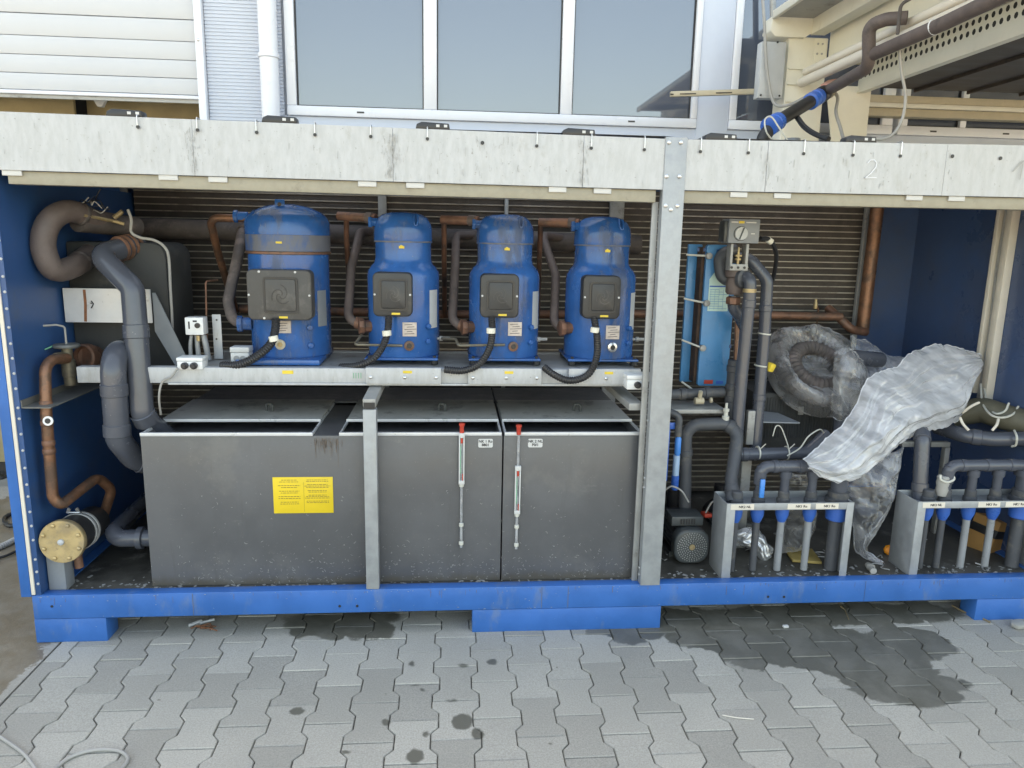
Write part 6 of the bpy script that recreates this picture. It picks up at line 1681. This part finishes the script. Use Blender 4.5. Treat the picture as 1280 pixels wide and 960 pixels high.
def film(name, lab, mat, U, L, nu=90, nv=34, amp=0.022, bulge=0.03, seed=0.0, freq=11, kind=None):
    """crumpled plastic film stretched between an upper and a lower edge line"""
    U, L = spline(U, 8), spline(L, 8)
    def at(P, f):
        ln = [0]
        for a_, c_ in zip(P, P[1:]): ln.append(ln[-1]+(c_-a_).length)
        s = f*ln[-1]
        j = max(i for i in range(len(ln)-1) if ln[i] <= s+1e-9)
        return P[j].lerp(P[j+1], min(1, (s-ln[j])/max(1e-9, ln[j+1]-ln[j])))
    vs, fs_ = [], []
    for i in range(nu+1):
        a_, c_ = at(U, i/nu), at(L, i/nu)
        for j in range(nv+1):
            v = j/nv
            p = a_.lerp(c_, v)
            e = math.sin(PI*v)**0.6*(0.35+0.65*math.sin(PI*i/nu)**0.4)
            uu = i/nu
            rg = lambda x: 1-2*abs(noise.noise(x))
            q = Vector((uu*2.6+seed, v*freq*0.16, seed))
            q = q+Vector((noise.noise(q*1.3+Vector((9, 0, 0))), noise.noise(q*1.3+Vector((0, 9, 0))), 0))*0.55
            d = (rg(q)*0.9+rg(Vector((q.x*1.7+4, q.y*2.4, seed+3)))*0.5+rg(Vector((q.x*3.6+2, q.y*4.4, seed+5)))*0.28+rg(Vector((q.x*8+2, q.y*9, seed+7)))*0.11+noise.noise(Vector((uu*3.2, v*2.4, seed)))*0.9)*amp
            ed = 1-min(1, 6*min(v, 1-v))
            p = p+Vector((noise.noise(p*14)*0.008, -bulge*e-d*(0.3+0.7*e), noise.noise(p*11+Vector((5, 0, 0)))*0.010+ed*0.010*noise.noise(p*40)))
            vs.append(p)
    for i in range(nu):
        for j in range(nv):
            k = i*(nv+1)+j
            fs_.append((k, k+nv+1, k+nv+2, k+1))
    b = MB(); b.add(vs, fs_)
    o = tag(b.build(name, mat, smooth=180), lab, 'plastic film')
    if mat != 'foil':
        m_ = nv+1
        for row, nm in (([vs[i*m_] for i in range(nu+1)], 'rolled_edge'), ([vs[i*m_+nv] for i in range(nu+1)], 'rolled_edge')):
            b = MB(); b.tube(row, 0.003, 6, radii=[0.0022+0.0022*abs(noise.noise(Vector((i*0.13, seed, 1)))) for i in range(len(row))]); b.build(nm, 'film_edge' if mat == 'film' else mat, o)
    return o
film('plastic_film', 'large white crumpled plastic sheet slung over the pipes at right', 'film',
     [(1.480,0.100,0.709), (1.619,0.160,0.794), (1.766,0.240,0.907), (1.815,0.280,0.996), (1.903,0.320,1.051), (2.009,0.360,1.063), (2.078,0.400,1.105), (2.205,0.460,1.146), (2.344,0.500,1.145), (2.427,0.500,1.126), (2.498,0.500,1.111)],
     [(1.489,0.070,0.683), (1.575,0.070,0.637), (1.699,0.100,0.615), (1.827,0.140,0.674), (1.947,0.200,0.735), (2.039,0.240,0.768), (2.132,0.280,0.779), (2.290,0.340,0.797), (2.372,0.380,0.833), (2.415,0.420,0.951), (2.470,0.460,1.021)], 220, 90, 0.030, 0.06, 1.3, 20)
film('plastic_film', 'clear film hanging down between the two manifold frames', 'film_mid',
     [(1.755,0.240,0.605), (1.760,0.220,0.529), (1.776,0.200,0.431), (1.791,0.180,0.332), (1.802,0.160,0.264), (1.834,0.120,0.244), (1.874,0.100,0.245)],
     [(2.020,0.260,0.725), (1.990,0.220,0.618), (1.956,0.200,0.489), (1.903,0.180,0.392), (1.830,0.150,0.299), (1.853,0.120,0.266), (1.897,0.100,0.233)], 70, 30, 0.03, 0.03, 4.1, 16)
film('plastic_film', 'clear film hanging inside the left manifold frame', 'film_clear',
     [(1.517,0.300,0.587), (1.528,0.300,0.395), (1.524,0.300,0.198)], [(1.605,0.280,0.593), (1.662,0.280,0.401), (1.626,0.280,0.230)], 50, 24, 0.03, 0.03, 7.7, 14)
film('plastic_film', 'dull film heaped behind the white sheet beside the copper riser', 'film_mid',
     [(1.972,0.720,1.158), (2.068,0.700,1.130), (2.134,0.660,1.080), (2.193,0.600,1.074), (2.232,0.580,1.053)], [(1.969,0.660,0.966), (2.045,0.620,0.933), (2.084,0.580,0.926), (2.160,0.550,0.987), (2.225,0.550,1.019)], 60, 30, 0.03, 0.03, 9.2, 14)
film('plastic_film', 'clear film draped over the grey elbow pipe by the hose coil', 'film_clear',
     [(1.762,0.470,1.114), (1.795,0.450,1.132), (1.865,0.460,1.116), (1.932,0.500,1.065)], [(1.763,0.440,0.815), (1.800,0.420,0.800), (1.859,0.430,0.817), (1.929,0.480,0.864)], 50, 30, 0.03, 0.03, 12.2, 14)
film('silver_foil', 'crumpled silver foil scrap draped in front of the second pump', 'foil',
     [(1.288,0.300,0.316), (1.333,0.290,0.327), (1.374,0.280,0.327), (1.408,0.270,0.315), (1.431,0.260,0.272), (1.464,0.260,0.241)], [(1.294,0.290,0.250), (1.336,0.280,0.242), (1.377,0.270,0.242), (1.394,0.250,0.215), (1.414,0.240,0.192), (1.451,0.250,0.206)], 40, 18, 0.02, 0.015, 3.3, 12)['category'] = 'foil'
# loose things on the chiller floor
y_ = thing('yellow_board', 'small yellow board lying on the floor inside the left manifold', 'board', (1.596,0.257,0.197))
b = MB(); b.obox((1.603,0.250,0.204), (0.13, 0.14, 0.012), (0.02, 0.03, -0.15)); b.build('board', 'ply', y_, bevel=0.002)
b = MB(); b.lathe([(0.020, 0), (0.024, 0.006), (0.024, 0.020), (0.018, 0.026), (0.018, 0.012)], (2.033,0.270,0.212), (-0.5, -0.6, 0.35), 8); tag(b.build('orange_cap', 'orange', bevel=0.002), 'orange plastic screw cap on the chiller floor between the manifolds', 'cap')
b = MB(); b.tube([(1.846,0.127,0.210), (1.834,0.063,0.210)], 0.014, 10); b.lathe([(0.016, 0), (0.018, 0.01), (0.016, 0.02)], (1.840,0.111,0.210), (0.4, -1, 0), 10); tag(b.build('grey_fitting', 'cable'), 'grey pipe fitting lying on the floor between the manifolds', 'fitting')
cbx = thing('cardboard_box', 'tilted brown cardboard box with black tape behind the right manifold', 'cardboard box', (2.592,0.340,0.164))
cc = Vector((2.574,0.340,0.254))
rm = (Matrix.Rotation(R(-14), 3, 'Y').inverted() @ Matrix.Rotation(R(24), 3, 'Z'))
b = MB(); b.obox(cc, (0.145, 0.12, 0.17), rm); b.build('carton', 'cardboard', cbx, bevel=0.003)
b = MB(); b.obox(cc+rm @ Vector((0, 0, 0.022)), (0.1462, 0.1212, 0.040), rm); tp = b.build('tape', 'black', cbx, bevel=0.001)
b = MB(); b.obox(cc+rm @ Vector((0.03, -0.0612, 0.022)), (0.05, 0.0006, 0.010), rm); b.build('tape_print', 'grey_box_light', tp)
b = MB()
for k in range(26):
    x, y = rnd.uniform(0.9, 2.4), rnd.uniform(0.06, 0.7)
    pts = [Vector((x, y, 0.196))]
    for q in range(4): pts.append(pts[-1]+Vector((rnd.uniform(-.04, .04), rnd.uniform(-.04, .04), rnd.uniform(0, .003))))
    b.tube(spline(pts, 4), rnd.uniform(0.0015, 0.0035), 5)
b.build('dirt_scraps', 'galv_dull', ch, kind='stuff')

# ================================================================== ON THE GROUND
b = MB(); b.corrugated(spline([(-2.433,0.763,0.012), (-2.339,0.853,0.012), (-2.287,0.950,0.012), (-2.263,1.139,0.012), (-2.271,1.400,0.012)]), 0.016, 0.012, 0.2, 10); tag(b.build('ribbed_hose', 'cable'), 'grey ribbed hose on the concrete beside the blue side panel', 'hose')
b = MB(); b.tube(spline([(-2.316,0.752,0.007), (-2.229,0.794,0.007), (-2.193,0.879,0.007), (-2.170,1.040,0.007)]), 0.007, 8); tag(b.build('black_cable', 'rubber'), 'black cable on the concrete in front of the ribbed hose', 'cable')
b = MB(); b.tube(spline([(-2.482,1.416,0.008), (-2.515,1.367,0.008), (-2.495,1.294,0.008), (-2.418,1.210,0.008), (-2.363,1.232,0.008)]), 0.011, 8); tag(b.build('cable_loop', 'rubber'), 'black cable loop on the concrete behind the ribbed hose', 'cable')
b = MB(); b.tube(spline([(-3.118,2.165,0.008), (-2.938,2.028,0.008), (-2.934,2.161,0.008), (-2.957,2.433,0.008)]), 0.010, 8); tag(b.build('black_cable', 'rubber'), 'black cable far back on the concrete beside the blue panel', 'cable')
b = MB(); b.tube(spline([(-1.522,-0.522,0.006), (-1.410,-0.598,0.006), (-1.313,-0.670,0.006), (-1.212,-0.771,0.006)]), 0.0055, 8); tag(b.build('grey_cable', 'cable'), 'grey cable crossing the bottom left corner of the paving', 'cable')
b = MB(); b.tube(spline([(-1.196,-0.759,0.006), (-1.177,-0.691,0.006), (-1.121,-0.658,0.006), (-1.045,-0.662,0.006), (-0.995,-0.701,0.006), (-0.995,-0.757,0.006)]), 0.0055, 8); tag(b.build('grey_cable', 'cable'), 'grey cable loop lying on the pavers at bottom left', 'cable')
b = MB(); b.tube([(0.932,-0.588,0.004), (0.973,-0.605,0.005), (1.032,-0.615,0.004)], 0.0022, 5); tag(b.build('twig', 'trunk'), 'pale straw lying on the pavers right of centre', 'straw')
b = MB(); b.tube([(1.752,0.181,0.006), (1.744,0.097,0.012), (1.725,0.028,0.004)], 0.0022, 5); b.tube([(1.746,0.101,0.010), (1.729,0.112,0.020)], 0.0015, 5); tag(b.build('twig', 'twig'), 'dry twig on the wet pavers under the base beam', 'twig')
b = MB(); b.tube(spline([(2.266,0.122,0.006), (2.287,0.056,0.006), (2.322,0.012,0.006), (2.335,-0.029,0.006)]), 0.004, 5); tag(b.build('twig', 'twig'), 'dry root lying against the right foot of the chiller', 'twig')
b = MB(); b.obox((1.417,-0.022,0.006), (0.024, 0.014, 0.010), (0.1, 0, 0.1)); tag(b.build('paper_scrap', 'label', bevel=0.002), 'tiny white scrap on the wet pavers', 'scrap')
b = MB(); b.prism([(0, 0), (0.05, 0.01), (0.06, 0.05), (0.01, 0.06), (-0.01, 0.03)], (2.413,-0.091,0.001), XV, YV, (0, 0, 0.02)); tag(b.build('stone_chip', 'soil', bevel=0.006), 'grey stone chip on the pavers near the right edge', 'stone')
dbs = thing('debris', 'rusty wire and metal scraps under the base beam at left', 'debris', (-1.046,0.130,0.000))
for a, c, r_ in (((-1.083,0.088,0.010), (-1.042,0.121,0.012), 0.008), ((-1.043,0.106,0.010), (-0.994,0.132,0.012), 0.006)):
    b = MB(); b.tube([a, c], r_, 8); b.build('scrap', 'galv', dbs)
for k in range(5):
    p = Vector((-1.083,0.078,0.005))+Vector((rnd.uniform(0, .1), rnd.uniform(-.02, .03), 0))
    b = MB(); b.tube(spline([p, p+Vector((rnd.uniform(-.03, .05), rnd.uniform(-.02, .02), 0.01)), p+Vector((rnd.uniform(.02, .08), rnd.uniform(-.03, .03), 0))], 4), 0.0025, 5); b.build('wire', 'rust', dbs)
